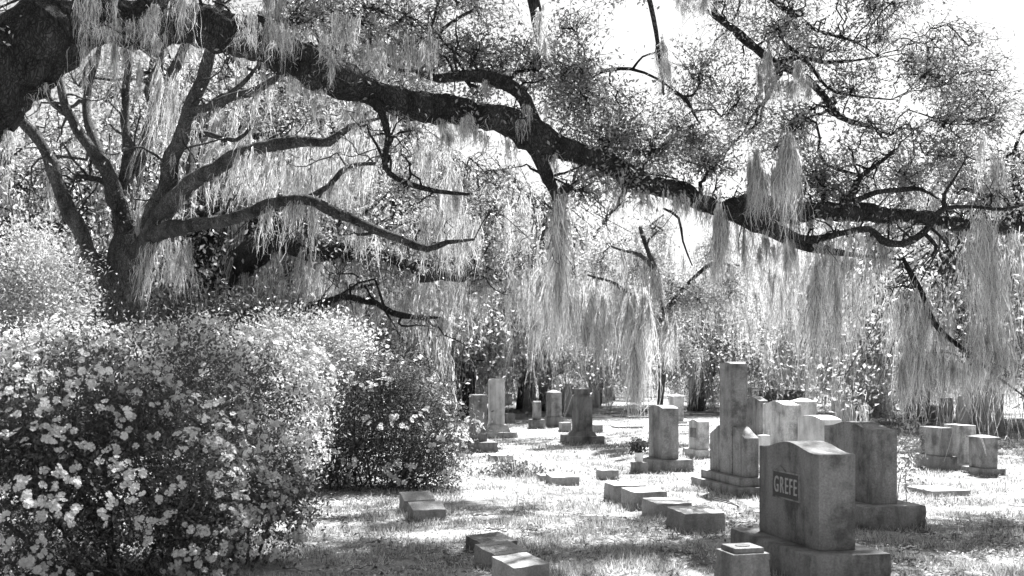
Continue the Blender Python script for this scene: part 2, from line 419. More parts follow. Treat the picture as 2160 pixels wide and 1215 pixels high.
stone('sunlit slab headstone near right edge with shaded side', 2034, 17, .22, .55, .1, .73, 'flat', (.08, .1), 'light')
stone('short thick stone at the right edge with a pale cap', 2078, 16, .22, .4, .12, .58, 'flat', (.06, .1), 'granite', cap=(.06, .03))
stone('far tapering stone at right behind dark moss', 1945, 36, .3, .5, .1, .72, 'gable', None, 'light')
stone('far low box stone at right with a pale lid', 1962, 34, .45, .8, .08, .45, 'flat', None, 'granite', cap=(.1, .05))
stone('far upright grey pillar at right, left of the pale double one', 1996, 31, .25, .4, .1, .83, 'flat', (.1, .1), 'light')
stone('far pale double pillar at the right', 2040, 28, .26, .5, .1, .95, 'oval', (.1, .1), 'light')
stone('far broad stone near the right edge under long moss', 2080, 26, .5, .7, .1, 1.05, 'flat', (.1, .1), 'granite')
for (cx, Y), wh in zip(((1772, 29), (1862, 40), (1902, 46), (1712, 52), (1338, 56), (1246, 47), (1060, 50), (1580, 48)),
    ('just above the broad grey headstone', 'above the sapling, left of the dark moss', 'beside the far tapering stone', 'above the stained headstone', 'left of the streaked pillar in the bright lawn', 'right of the roof-capped headstone', 'right of the tall pale shaft', 'close to the right side of the tallest monument')):
    stone('tiny distant headstone '+wh, cx, Y, .45, .5, .08, R.uniform(.6, .95), random.choice(('flat', 'oval', 'serp')), (.08, .08), 'light')['group'] = 'tiny distant headstones'
# white cross beyond the azalea
o = empty('cross', tuple(P(922, HY, 40)[:2])+(0,), RZ); tag(o, 'small white cross on a pale block rising over the azalea', 'cross')
bm = frustum(.14, .14, 1.18, .12, .12, 1.72); frustum(.40, .12, 1.5, .40, .12, 1.6, bm=bm)
link('cross_arms', mesh_bm('cross_arms', bm), M['marble'], o)
link('pedestal', mesh_bm('pedestal', fin(frustum(.75, .75, -.05, .62, .62, 1.178), .02), 30), M['light'], o)
stone('pale flat topped stone beyond the azalea, right of the white cross', 970, 41, .55, .6, .1, 1.12, 'flat', None, 'light')
o = empty('mausoleum', (P(1512, HY, 62)[0], 62, 0), RZ); tag(o, 'small flat roofed mausoleum far behind the tallest monument', 'mausoleum')
link('walls', mesh_bm('walls', frustum(2.2, 2.6, -.05, 2.2, 2.6, 1.72)), M['light'], o)
link('roof', mesh_bm('roof', fin(frustum(2.6, 3.0, 1.721, 2.6, 3.0, 1.98), .03)), M['marble'], o)
link('door', mesh_bm('door', frustum(.7, .06, 0, .7, .06, 1.35, cy=-1.312)), M['panel'], o)
o = empty('statue', (P(1270, HY, 53)[0], 53, 0), RZ); tag(o, 'small pale statue on a dark pedestal at the edge of the bright lawn', 'statue')
link('pedestal', mesh_bm('pedestal', fin(frustum(.42, .42, -.05, .28, .28, .46), .02), 30), M['dark'], o)
g = Geo(); zz = np.array([.461, .6, .8, .95, 1.02, 1.06, 1.12, 1.19, 1.24]); rr = np.array([.13, .10, .085, .12, .11, .045, .07, .065, .02])
tube(g, np.stack([zz*0, zz*0, zz], -1), rr, 10, .15); link('figure', g.mesh('figure', True), M['marble'], o)
# flared pedestal in front of the lettered stone
o = empty('flower_holder', (P(1566, HY, 7.0)[0], 7.0, 0), RZ+.05); tag(o, 'squat flared granite flower holder before the lettered headstone', 'flower holder')
link('body', mesh_bm('body', fin(frustum(.34, .34, -.06, .25, .25, .36), .012), 30), M['dark'], o)
bm = frustum(.27, .27, .361, .26, .26, .40); frustum(.21, .21, .4005, .205, .205, .435, bm=bm)
link('rim', mesh_bm('rim', fin(bm, .006), 30), M['dark'], o)
bm = bmesh.new(); bmesh.ops.create_cone(bm, cap_ends=True, segments=20, radius1=.05, radius2=.05, depth=.004)
link('hole_shade_disc', mesh_bm('hole_shade_disc', bm), M['panel'], o).location = (0, 0, .438)  # flat disc on the rim, its dark colour stands for shade inside an opening
# flower vase beside the streaked pillar
vp = P(1346, HY, 16.6); vx, vy = vp[0], 16.6
o = empty('footing_block', (vx+.02, vy, 0), RZ); tag(o, 'small grey block under the white flower vase', 'stone block')
link('block', mesh_bm('block', fin(rough_box(.22, .22, -.05, .17, .008, 2), .006), 40), M['granite'], o)
o = empty('flower_vase', (vx+.02, vy, .171), 0); tag(o, 'white vase of dark wilted flowers beside the streaked pillar', 'vase')
bm = bmesh.new(); bmesh.ops.create_cone(bm, cap_ends=True, segments=16, radius1=.05, radius2=.08, depth=.15)
link('vase', mesh_bm('vase', bm, 40), M['white'], o).location = (0, 0, .075)
g = Geo(); c = R.normal(size=(500, 3))*np.array([.065, .065, .055])+np.array([-.02, 0, .25]); leaves(g, c, .05, .7)
tag(link('bouquet', g.mesh('bouquet'), M['flower'], o), kind='stuff')

# low grave markers
def marker(label, cx, Y, w, d, h, rz, slant=0.0, mat='mark', group='low grave markers in the grass', ins=0):
    """cx, Y: centre of the marker; slant lifts the back edge"""
    p = P(cx, HY, Y); o = empty('grave_marker', (p[0], Y, 0), rz); tag(o, label, 'grave marker', group)
    bm = frustum(w, d, -.06, w*.985, d*.98, h)
    for v in bm.verts:
        if v.co.z > 0 and v.co.y > 0: v.co.z += slant
    if Y < 20:
        fin(bm, .012); bmesh.ops.triangulate(bm, faces=[f for f in bm.faces if len(f.verts) > 4])
        bmesh.ops.subdivide_edges(bm, edges=[e for e in bm.edges if e.calc_length() > .05], cuts=4, use_grid_fill=True)
        sd_ = Vector((cx*.37, Y, 0))
        for v in bm.verts:
            d_ = noise.noise_vector(v.co*14+sd_)*.007+noise.noise_vector(v.co*40+sd_)*.003; v.co += d_
        link('block', mesh_bm('block', bm, 50), M[mat], o)
    else: link('block', mesh_bm('block', fin(bm, .009), 30), M[mat], o)
    if ins:                                       # worn, unreadable carving: shallow raised lines
        b2 = bmesh.new()
        for r in range(ins):
            y = d*.28-(r*d*.56/max(1, ins-1)); x = -w*.36
            while x < w*.34:
                l = random.uniform(.018, .05); zz = h+slant*(.5+y/d)+.003
                frustum(l, .026, zz-.008, l*.8, .016, zz-.001, cx=x+l/2, cy=y, bm=b2); x += l+random.uniform(.006, .022)
        tag(link('worn_carving', mesh_bm('worn_carving', b2), M['mark'], o), kind='stuff')
    return o
marker('nearest low marker in the left foreground row, its bright top tilted', 1098, 7.8, .34, .27, .17, .68, .05)
marker('middle low marker of the left foreground row with worn carved lines', 1058, 8.6, .36, .28, .13, .68, .05, ins=3)
marker('farthest, half sunken dark marker of the left foreground row', 1037, 9.4, .38, .28, .08, .68, .05, 'dark', ins=3)
marker('front marker of the sloped pair beside the azalea', 901, 11.3, .37, .2, .12, .4, .07)
marker('rear marker of the sloped pair beside the azalea, its top catching sun', 880, 12.0, .37, .2, .14, .4, .08)
marker('nearest block in the row of four low markers', 1467, 10.55, .44, .44, .2, .28, .02)
marker('second nearest block in the row of four low markers', 1406, 11.55, .42, .42, .17, .28, .02)
marker('third block in the row of four, overlapping the farthest', 1358, 12.35, .42, .40, .2, .28, .02)
marker('farthest and darkest block in the row of four low markers', 1318, 12.95, .40, .40, .21, .28, .01)
marker('low double marker in shade left of the small cube marker', 1186, 14.75, .40, .34, .13, .25, .03)
marker('sunken marker behind the low double marker', 1160, 15.3, .36, .3, .1, .25, .0)
marker('small cube shaped marker in front of the streaked pillar', 1281, 15.5, .26, .26, .15, .3, .0)
marker('flat bright marker in front of the dark squared headstone', 1030, 21.5, .5, .3, .06, .2, .02, 'light')
marker('sunlit marker behind the weed clump', 1056, 18.9, .42, .24, .1, .3, .02, 'light')
marker('square grey block right of the tall pale shaft', 1074, 33, .3, .4, .3, .2, .0)
marker('long low slab behind the square grey block', 1095, 37, .6, .4, .12, .2, .0, 'granite')
marker('grey block right of the roof-capped headstone', 1259, 27.8, .22, .4, .2, .2, .0)
marker('grey block left of the roof-capped headstone', 1192, 28.2, .26, .4, .24, .2, .0)
for (cx, Y), lb in zip(((1300, 40), (1320, 37), (1345, 36.5), (1322, 30), (1470, 44), (1505, 46), (1452, 31), (1480, 39)),
    ('farthest of the flat slabs left of the streaked pillar', 'long flat slab edge left of the streaked pillar', 'flat slab edge touching the streaked pillar on its left', 'nearest of the flat slabs left of the streaked pillar', 'flat slab just left of the tallest monument', 'flat slab half hidden by the tallest monument, farthest of its group', 'flat slab directly behind the low pale headstone', 'flat slab in the bright lawn above the low pale headstone')):
    marker(lb, cx, Y, .8, .5, .05, .2, 0, 'mark', 'flat slabs in the bright lawn')
for (cx, Y), lb in zip(((1770, 24), (1930, 27), (1990, 13.6), (1962, 13.9), (1765, 32)),
    ('low slab behind the broad grey headstone', 'low slab near the far tapering stone at right', 'low slab in bright grass before the dark right headstone, right one of two', 'low slab in bright grass before the dark right headstone, left one of two', 'farthest low slab behind the broad grey headstone')):
    marker(lb, cx, Y, .55, .35, .07, .2, 0, 'mark', 'low slabs in the grass at right')

# ---------------------------------------------------------------- trees
def wob(p, amp):
    q = p.copy(); n = len(p)
    for k in range(n):
        s = math.sin(math.pi*k/max(1, n-1))**.5 if 0 < k < n-1 else 0
        q[k, :3] += np.array(noise.noise_vector(Vector(p[k, :3])*1.7))*amp*s
    return q
class Tree:
    def __init__(s, name, label, base, barkm, leafm, group=None, cat='tree'):
        s.o = empty(name, base); tag(s.o, label, cat, group); s.b = np.array(base, float)
        s.bark, s.leafm = M[barkm], M[leafm]; s.limbs = []; s.tw, s.lf, s.ms = Geo(), Geo(), Geo()
    def limb(s, pts, name='limb', sides=9, rough=.3, amp=.05, step=.12):
        """pts: (px, py, Y, width px)"""
        q = np.array([np.append(P(x, y, Y), wd/F*Y/2) for x, y, Y, wd in pts])
        q = spline(q, step*max(1, q[0, 1]/14)); q = wob(q, amp*max(1, q[0, 1]/14)); q[:, 3] = np.maximum(q[:, 3], .004)
        g = Geo(); tube(g, q[:, :3]-s.b, q[:, 3], sides, rough, len(s.limbs)*3.3)
        link(name, g.mesh(name, True), s.bark, s.o); s.limbs.append(q); return q
    def near(s, p):
        best, d = None, 1e9
        for q in s.limbs:
            dd = np.linalg.norm(q[:, :3]-p, axis=1); k = dd.argmin()
            if dd[k] < d: d, best = dd[k], q[k]
        return best
    def branch(s, a, b, r0, r1, sag=.15, sides=5, n=7):
        t = np.linspace(0, 1, n)[:, None]; L = np.linalg.norm(b-a)
        p = a*(1-t)+b*t; p[:, 2] += (np.sin(t*math.pi)[:, 0])*L*sag
        if n >= 6:                                # two slow random bends and only a little kinking
            d1, d2 = R.normal(size=(2, 3))*L*.09
            p = p+np.sin(t*math.pi)*d1+np.sin(t*2*math.pi)*d2
            k = R.normal(size=(n, 3))*min(L*.03, .03); k[0] = k[-1] = 0; p = p+k
        else:
            k = R.normal(size=(n, 3))*L*.06; k[0] = k[-1] = 0; p = p+k
        tube(s.tw, p-s.b, np.linspace(r0, r1, n), sides); return p
    def blob(s, x, y, rx, ry, Y, n, per=70, leaf=.055, sig=.16, ry_depth=None, connect=True, sub=3):
        """leafy bough: picture centre and radii, depth, sprays, leaves per spray"""
        c = P(x, y, Y); k = Y/F; rd = ry_depth or (rx+ry)*.5*k*.9; sc = leaf/.055
        if connect:
            q = s.near(c); spine = s.branch(q[:3], c, min(q[3]*.6, .03*sc), .010*sc, .15, 5, 11)
        else: spine = c[None]+R.normal(size=(4, 3))*np.array([rx*k, rd, ry*k])*.3
        u = unit(R.normal(size=(n, 3)))*(R.random((n, 1))**.45)
        pos = c+u*np.array([rx*k, rd, ry*k])
        for p in pos:
            a = spine[R.integers(len(spine)//2, len(spine))]
            pp = s.branch(a, p, .006*sc, .0025*sc, .1, 3, 6); tips = [pp[2:]]
            for _ in range(sub):
                e = p+R.normal(size=3)*sig*1.15*np.array([1, 1, .8]); tips.append(s.branch(pp[R.integers(2, 5)], e, .0035*sc, .0015*sc, .1, 3, 4))
            m = int(per*R.uniform(.5, 1.4)); tw_ = np.concatenate(tips)
            ctr = tw_[R.integers(0, len(tw_), m)]+R.normal(size=(m, 3))*sig*.38
            leaves(s.lf, ctr-s.b, leaf, .45)
        return pos
    def curtain(s, x0, x1, y0, y1, Y, n, strands=40, wid=.09, lean=(0, 0), sw=.0068, jit=.35, vary=.5, fuzz=1.0):
        """moss beards hung between columns x0..x1, from row y0 down to row y1"""
        n = int(n*3.2); strands = int(strands*.54)
        m = max(1, n//4); xc = R.uniform(x0, x1, m); h = y1-y0; k = R.integers(0, m, n)
        x = xc[k]+R.normal(size=n)*(x1-x0)*.07; yc = y0+R.uniform(-.06, .5 if vary > .35 else .12, m)*h; yy = yc[k]+R.normal(size=n)*.05*h
        Yd = Y*(1+R.normal(size=m)*.03)[k]
        A = np.stack([P(a, b, d) for a, b, d in zip(x, yy, Yd)]); L = np.maximum(y1-yy, .25*h)/F*Y*np.where(R.random(n) < (.45 if vary > .35 else .15), R.uniform(.2, .7, n), R.uniform(1-vary, 1.12, n))
        moss(s.ms, A-s.b, L, wid*.45*R.uniform(.3, 1.6, n), strands, lean, sw, fuzz)
    def beard_limb(s, q, n, L, strands=25, wid=.06, sw=.010, lean=(0, 0)):
        """moss hung along a limb's underside"""
        k = R.integers(0, len(q), n); A = q[k, :3].copy(); A[:, 2] -= q[k, 3]*.5; A += R.normal(size=(n, 3))*q[k, 3:4]*.5
        moss(s.ms, A-s.b, R.uniform(.35, 1.1, n)*L, wid*R.uniform(.6, 1.4, n), strands, lean, sw)
    def twiggy(s, q, n, L, leaf=.05, per=26):
        """side twigs with tufts of leaves, and little ferny tufts on the limb's upper side"""
        sc = leaf/.05
        for k in R.integers(2, len(q), n):
            a = q[k, :3]; d = unit(R.normal(size=3)*np.array([1, .8, .7])+np.array([0, 0, .35])); e = a+d*L*R.uniform(.35, 1.2)
            p = s.branch(a, e, min(.016*sc, q[k, 3]*.5), .003*sc, .12, 4, 8); tips = [p[4:]]
            for _ in range(4):
                b = p[R.integers(3, 8)]; tips.append(s.branch(b, b+unit(R.normal(size=3))*L*R.uniform(.15, .4), .006*sc, .002*sc, .1, 3, 5))
            t = np.concatenate(tips); m = int(per*R.uniform(.2, 1.3))
            leaves(s.lf, t[R.integers(0, len(t), m)]+R.normal(size=(m, 3))*.05*sc-s.b, leaf, .45)
    def ferns(s, q, n, leaf=.05):
        k = R.integers(1, len(q), n); an = R.normal(size=n)*.7+math.pi/2
        A = q[k, :3]+np.stack([np.zeros(n), np.cos(an)*q[k, 3], np.sin(an)*q[k, 3]], -1)
        i = np.repeat(np.arange(n), 7); c = A[i]+R.normal(size=(n*7, 3))*leaf*.7; leaves(s.lf, c-s.b, leaf, .5)
    def done(s):
        for g, nm, mt in ((s.tw, 'twigs', s.bark), (s.lf, 'foliage', s.leafm), (s.ms, 'moss', M['moss'])):
            if g.n: tag(link(nm, g.mesh(nm, nm == 'twigs'), mt, s.o), kind='stuff')

# --- foreground live oak: trunk leans in from the left, one great limb crosses the view
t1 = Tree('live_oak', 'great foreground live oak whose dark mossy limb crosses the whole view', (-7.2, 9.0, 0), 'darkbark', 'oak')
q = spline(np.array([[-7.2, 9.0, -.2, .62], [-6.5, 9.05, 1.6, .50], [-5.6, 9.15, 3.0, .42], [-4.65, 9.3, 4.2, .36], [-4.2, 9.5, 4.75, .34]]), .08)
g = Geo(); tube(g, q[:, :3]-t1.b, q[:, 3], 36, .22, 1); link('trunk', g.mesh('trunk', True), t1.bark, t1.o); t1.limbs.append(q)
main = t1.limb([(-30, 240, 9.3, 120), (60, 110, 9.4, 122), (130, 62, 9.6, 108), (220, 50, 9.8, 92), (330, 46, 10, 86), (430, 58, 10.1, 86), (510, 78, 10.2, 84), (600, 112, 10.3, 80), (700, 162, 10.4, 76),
    (800, 186, 10.5, 62), (880, 212, 10.6, 60), (940, 236, 10.7, 58), (1000, 250, 10.8, 58), (1050, 245, 10.9, 52), (1100, 262, 11, 62), (1150, 292, 11, 62), (1220, 318, 11.1, 54),
    (1300, 352, 11.2, 44), (1370, 390, 11.3, 40), (1450, 410, 11.4, 40), (1530, 440, 11.5, 44), (1590, 440, 11.6, 46), (1660, 452, 11.8, 40), (1740, 446, 12, 40), (1830, 452, 12.2, 38),
    (1940, 462, 12.5, 34), (2040, 476, 12.8, 28), (2200, 480, 13, 20)], 'limb', 24, .42, .07, .06)
up = t1.limb([(95, 90, 9.5, 60), (112, 20, 9.6, 46), (118, -60, 9.7, 40), (160, -200, 9.9, 30)])
arc = t1.limb([(1128, 262, 11.05, 34), (1112, 212, 11.0, 32), (1082, 182, 11, 30), (1040, 162, 11, 29), (985, 158, 11, 24), (925, 164, 11.1, 18), (880, 150, 11.2, 12)], rough=.14)
drop = t1.limb([(1128, 312, 11, 30), (1145, 350, 11, 28), (1160, 395, 11, 24), (1172, 430, 11, 16), (1180, 480, 11, 8), (1182, 560, 11, 4)])
curl = t1.limb([(745, 205, 10.5, 16), (790, 212, 10.4, 17), (805, 238, 10.3, 15), (818, 290, 10.3, 13), (810, 340, 10.3, 13), (822, 366, 10.3, 13), (858, 386, 10.3, 12), (920, 402, 10.3, 10), (990, 410, 10.3, 5)], amp=.015)
lowl = t1.limb([(1530, 445, 11.5, 34), (1580, 468, 11.6, 36), (1650, 498, 11.8, 30), (1710, 522, 12, 22), (1800, 540, 12.2, 10), (1900, 548, 12.4, 5)])
cr1 = t1.limb([(1590, 430, 11.6, 20), (1608, 468, 11.5, 20), (1660, 492, 11.5, 18), (1712, 506, 11.5, 17), (1770, 492, 11.6, 14), (1835, 482, 11.7, 12), (1860, 508, 11.7, 16), (1905, 516, 11.7, 16), (1948, 490, 11.7, 17), (1970, 460, 11.7, 15), (1992, 440, 11.8, 10), (2050, 436, 11.8, 8), (2120, 440, 11.8, 7), (2200, 420, 11.8, 4)], amp=.02)
t1.limb([(1950, 492, 11.7, 8), (1975, 520, 11.6, 8), (1965, 540, 11.6, 5)], amp=.01); t1.limb([(1962, 480, 11.7, 6), (1985, 500, 11.6, 5), (2008, 535, 11.6, 3)], amp=.01)
ub = t1.limb([(1770, 450, 12, 22), (1795, 405, 12, 16), (1815, 370, 12, 13), (1850, 345, 12, 10), (1885, 320, 12, 6)], amp=.02)
t1.limb([(1800, 425, 12, 13), (1850, 405, 12, 12), (1900, 402, 12, 10), (1940, 400, 12, 9), (1980, 420, 12, 4)], amp=.02)
t1.limb([(1992, 440, 11.8, 9), (1990, 410, 11.8, 7), (2010, 380, 11.8, 5), (2040, 330, 11.8, 3)], amp=.02)
lr = t1.limb([(1905, 545, 12.2, 8), (1925, 585, 12.1, 12), (1945, 620, 12, 13), (1962, 665, 12, 12), (1985, 700, 12, 11), (2040, 742, 12, 9), (2105, 795, 12, 6), (2180, 850, 12, 3)], amp=.015)
ul = t1.limb([(1420, -60, 13, 16), (1510, 32, 13, 17), (1560, 70, 13, 17), (1610, 112, 13, 16), (1650, 142, 13, 15), (1700, 165, 13, 15), (1740, 205, 13, 14), (1772, 245, 13, 13), (1830, 265, 13, 10), (1880, 285, 13, 5)], amp=.03)
ul2 = t1.limb([(1600, -20, 13.2, 13), (1650, 15, 13.2, 12), (1690, 38, 13.2, 11), (1725, 66, 13.2, 8), (1800, 85, 13.2, 5), (1850, 118, 13.2, 3)], amp=.03)
t1.limb([(1640, 130, 13, 10), (1690, 120, 13, 9), (1730, 132, 13, 8), (1800, 128, 13, 5), (1850, 120, 13, 3)], amp=.02)
t1.limb([(1655, 92, 13, 8), (1700, 130, 13, 7), (1745, 185, 13, 6), (1790, 200, 13, 5), (1880, 210, 13, 3)], amp=.02)
t1.limb([(1225, 178, 11.8, 6), (1268, 152, 11.8, 8), (1330, 145, 11.9, 8), (1385, 166, 12, 6), (1420, 190, 12, 3)], amp=.01)
t1.limb([(1335, 145, 11.9, 5), (1355, 120, 11.9, 4), (1385, 110, 11.9, 3)], amp=.01)
t1.limb([(1425, 195, 12, 9), (1450, 215, 12, 8), (1475, 260, 12, 4)], amp=.01)
vt = t1.limb([(1365, -20, 11, 10), (1378, 40, 11, 11), (1386, 90, 11, 10), (1394, 140, 11, 8), (1400, 200, 11, 4)], amp=.01)
vt2 = t1.limb([(1120, -40, 10, 26), (1130, 20, 10, 26), (1134, 60, 10, 20), (1138, 95, 10, 8), (1140, 140, 10, 4)], amp=.02)
t1.limb([(930, -20, 11.5, 8), (918, 30, 11.5, 7), (908, 60, 11.5, 3)], amp=.02); t1.limb([(1000, 20, 11.5, 6), (950, 50, 11.5, 6), (926, 75, 11.5, 6), (950, 105, 11.5, 5), (1000, 140, 11.5, 3)], amp=.02)
t1.limb([(1400, 440, 11.4, 5), (1430, 460, 11.4, 6), (1440, 510, 11.4, 5), (1460, 560, 11.4, 3)], amp=.02)
# leafy boughs along the limb
for x, y, rx, ry, Y, n in ((620, 30, 90, 60, 11, 22), (720, 70, 90, 70, 11.3, 24), (830, 60, 100, 80, 11.6, 26), (900, 130, 80, 50, 11.4, 18), (1010, 110, 90, 60, 11.3, 24), (1120, 130, 80, 60, 11.3, 26), (1190, 160, 80, 70, 11.4, 34),
        (1240, 220, 80, 60, 11.4, 36), (1290, 290, 80, 55, 11.5, 38), (1370, 320, 80, 60, 11.6, 34), (1450, 300, 70, 70, 11.8, 30), (1500, 350, 60, 50, 11.6, 18), (1255, 340, 40, 25, 11.2, 14), (1340, 385, 40, 22, 11.2, 14),
        (1480, 160, 90, 80, 12.3, 20), (1560, 210, 80, 80, 12.5, 20), (1640, 60, 90, 60, 13, 22), (1740, 110, 90, 70, 13, 26), (1800, 190, 80, 60, 13, 24), (1670, 280, 50, 60, 12.2, 20), (1720, 370, 60, 45, 12, 26), (1760, 400, 40, 30, 12, 14),
        (1860, 290, 70, 50, 12.6, 20), (1900, 370, 70, 50, 12.4, 20), (2000, 330, 80, 70, 12.6, 24), (2080, 250, 80, 80, 12.8, 22), (2070, 420, 60, 40, 12.2, 14), (1990, 180, 80, 70, 13, 16), (700, 130, 60, 30, 10.9, 10), (1180, 60, 70, 50, 12.2, 10), (960, 20, 80, 40, 12, 12)):
    t1.blob(x, y, rx*1.35, ry*1.35, Y, int(n*1.12), 40, .054, .17)
for k in range(42):                               # thin outer sprays filling the gaps towards the right
    x, y = R.uniform(1380, 2170), R.uniform(-30, 440)
    if x+1.0*max(0, 200-y) > 2190 or (x < 1500 and y < 150) or (1690 < x < 1800 and 210 < y < 330): continue
    t1.blob(x, y, 75, 60, R.uniform(12, 15), 12, 28, .056, .17)
for x, y in ((930, 60), (870, 110), (780, 30), (1060, 150), (1160, 210), (1310, 240), (1330, 380), (1230, 400), (1000, 200), (850, 140)):
    t1.blob(x, y, 80, 60, R.uniform(11, 13), 12, 28, .056, .17)
# crown above and behind the frame's upper edge, it dapples the lawn
t1.limb([(118, -60, 9.7, 40), (400, -240, 12, 40), (1000, -300, 14, 32), (1700, -300, 14.5, 22), (2050, -260, 14.5, 10)], step=.4)
t1.limb([(400, -240, 12, 34), (700, -230, 15.5, 24), (1300, -210, 17.5, 14), (1700, -200, 17, 8)], step=.4)
t1.limb([(500, -255, 12.3, 24), (620, -280, 12.4, 18), (900, -330, 12.6, 10)], step=.4)
for k in range(130):
    X, Y, Z = (R.uniform(-4.5, 6.3), R.uniform(11.6, 18.5), R.uniform(7.6, 9.8)) if k < 95 else (R.uniform(-3.5, 1.8), R.uniform(11.2, 14.8), R.uniform(7.8, 9.4))
    t1.blob(CX+X/Y*F, HY-(Z-EYE)/Y*F, 110, 45, Y, 10, 60, .08, .14, sub=1)
# moss
t1.curtain(165, 400, 0, 120, 9.6, 16, 36, .10, sw=.0065); t1.curtain(170, 395, -20, 200, 9.5, 6, 24, .04, sw=.0065)
t1.curtain(238, 250, 60, 300, 9.5, 2, 30, .03, sw=.0065); t1.curtain(292, 300, 60, 240, 9.5, 2, 30, .03, sw=.0065)
t1.curtain(500, 740, 20, 150, 10.1, 26, 36, .07, sw=.0065); t1.curtain(690, 705, 90, 195, 10, 2, 50, .04); t1.curtain(760, 900, 60, 190, 10.9, 16, 36, .06); t1.curtain(560, 600, -20, 120, 10.1, 5, 40, .07)
t1.curtain(920, 1010, 250, 320, 10.6, 12, 30, .05); t1.curtain(930, 1130, 225, 300, 10.7, 10, 25, .05)
t1.curtain(1168, 1192, 430, 700, 11, 5, 60, .055, vary=.3); t1.curtain(1176, 1186, 500, 760, 11, 3, 50, .03)
t1.curtain(1384, 1408, 80, 210, 11, 5, 50, .05); t1.curtain(1125, 1145, 0, 110, 10, 5, 40, .05); t1.curtain(1140, 1150, 60, 140, 10, 2, 30, .03)
t1.curtain(1425, 1500, -20, 42, 12, 10, 50, .09); t1.curtain(1020, 1030, 165, 225, 11, 2, 40, .025)
t1.curtain(1575, 1600, 335, 480, 11.2, 6, 60, .05, vary=.2); t1.curtain(1600, 1660, 360, 490, 11.2, 7, 50, .06, vary=.3); t1.curtain(1650, 1690, 310, 500, 11.2, 9, 60, .06, vary=.2)
t1.curtain(1505, 1535, 455, 610, 11.3, 8, 60, .05, vary=.3); t1.curtain(1566, 1574, 480, 690, 11.4, 2, 40, .02, vary=.1); t1.curtain(1600, 1640, 480, 590, 11.4, 5, 40, .05); t1.curtain(1655, 1675, 490, 630, 11.5, 5, 50, .04)
t1.curtain(1690, 1900, 500, 620, 11.8, 9, 34, .06); t1.curtain(1690, 1800, 510, 840, 12, 16, 40, .06); t1.curtain(1800, 1900, 530, 800, 12.3, 9, 36, .06); t1.curtain(1300, 1500, 390, 470, 11.3, 14, 20, .03)
t1.curtain(1715, 1730, 560, 830, 11.8, 4, 60, .045, vary=.2); t1.curtain(1890, 1960, 620, 840, 12, 14, 50, .07); t1.curtain(1920, 1950, 700, 900, 12, 7, 50, .045, vary=.2); t1.curtain(1950, 2110, 740, 840, 12, 26, 45, .09)
t1.curtain(2040, 2180, 480, 780, 12, 16, 40, .08); t1.curtain(2060, 2120, 560, 860, 12, 9, 45, .07); t1.curtain(1650, 1700, 130, 230, 12.8, 10, 40, .07); t1.curtain(1700, 1710, 170, 240, 12.8, 2, 40, .03); t1.curtain(1600, 1650, 120, 250, 12.8, 6, 40, .05)
t1.curtain(2060, 2130, 300, 470, 12.4, 8, 35, .07)
t1.twiggy(main, 70, .6); t1.ferns(main, 300, .04)
for q in (arc, drop, curl, lowl, cr1, ub, lr, ul, ul2): t1.twiggy(q, 14, .5)
t1.curtain(1990, 2130, 690, 930, 12, 16, 40, .06); t1.curtain(1900, 1990, 740, 900, 12.2, 6, 40, .05)
t1.beard_limb(main, 120, .28, 14, .04)
t1.beard_limb(main, 40, .45, 22, .05)
t1.done()

# --- many-limbed oak at left
t2 = Tree('live_oak', 'grey many-limbed oak fanning out behind the left azalea', tuple(P(265, HY, 20)[:2])+(0,), 'bark2', 'oak')
D = 20
t2.limb([(270, 960, D, 120), (266, 740, D, 92), (264, 660, D, 80), (266, 600, D, 86), (272, 540, D, 90), (276, 500, D, 70)], 'trunk', 14, .12, .03)
for pts in ([(250, 420, D+1, 22), (200, 300, D+1.5, 20), (180, 200, D+2, 16), (210, 100, D+2, 10), (200, 0, D+2, 6)], [(300, 480, D+1, 24), (350, 400, D+1.5, 22), (385, 300, D+2, 18), (470, 220, D+2, 12), (560, 120, D+2, 6)],
            [(395, 400, D-1, 20), (405, 330, D-.5, 18), (420, 280, D, 14), (500, 295, D, 10), (540, 250, D, 5)], [(330, 240, D+1, 16), (310, 190, D+1, 14), (340, 120, D+1.5, 12), (330, 20, D+1.5, 7)],
            [(440, 470, D+1, 20), (520, 420, D+1.5, 18), (600, 360, D+2, 14), (690, 345, D+2, 12), (790, 345, D+2, 8)], [(640, 330, D+1, 16), (730, 322, D, 16), (800, 292, D, 14), (880, 270, D, 8)], [(150, 250, D, 14), (100, 200, D, 12), (70, 120, D, 8), (90, 20, D, 5)]):
    t2.limb(pts)
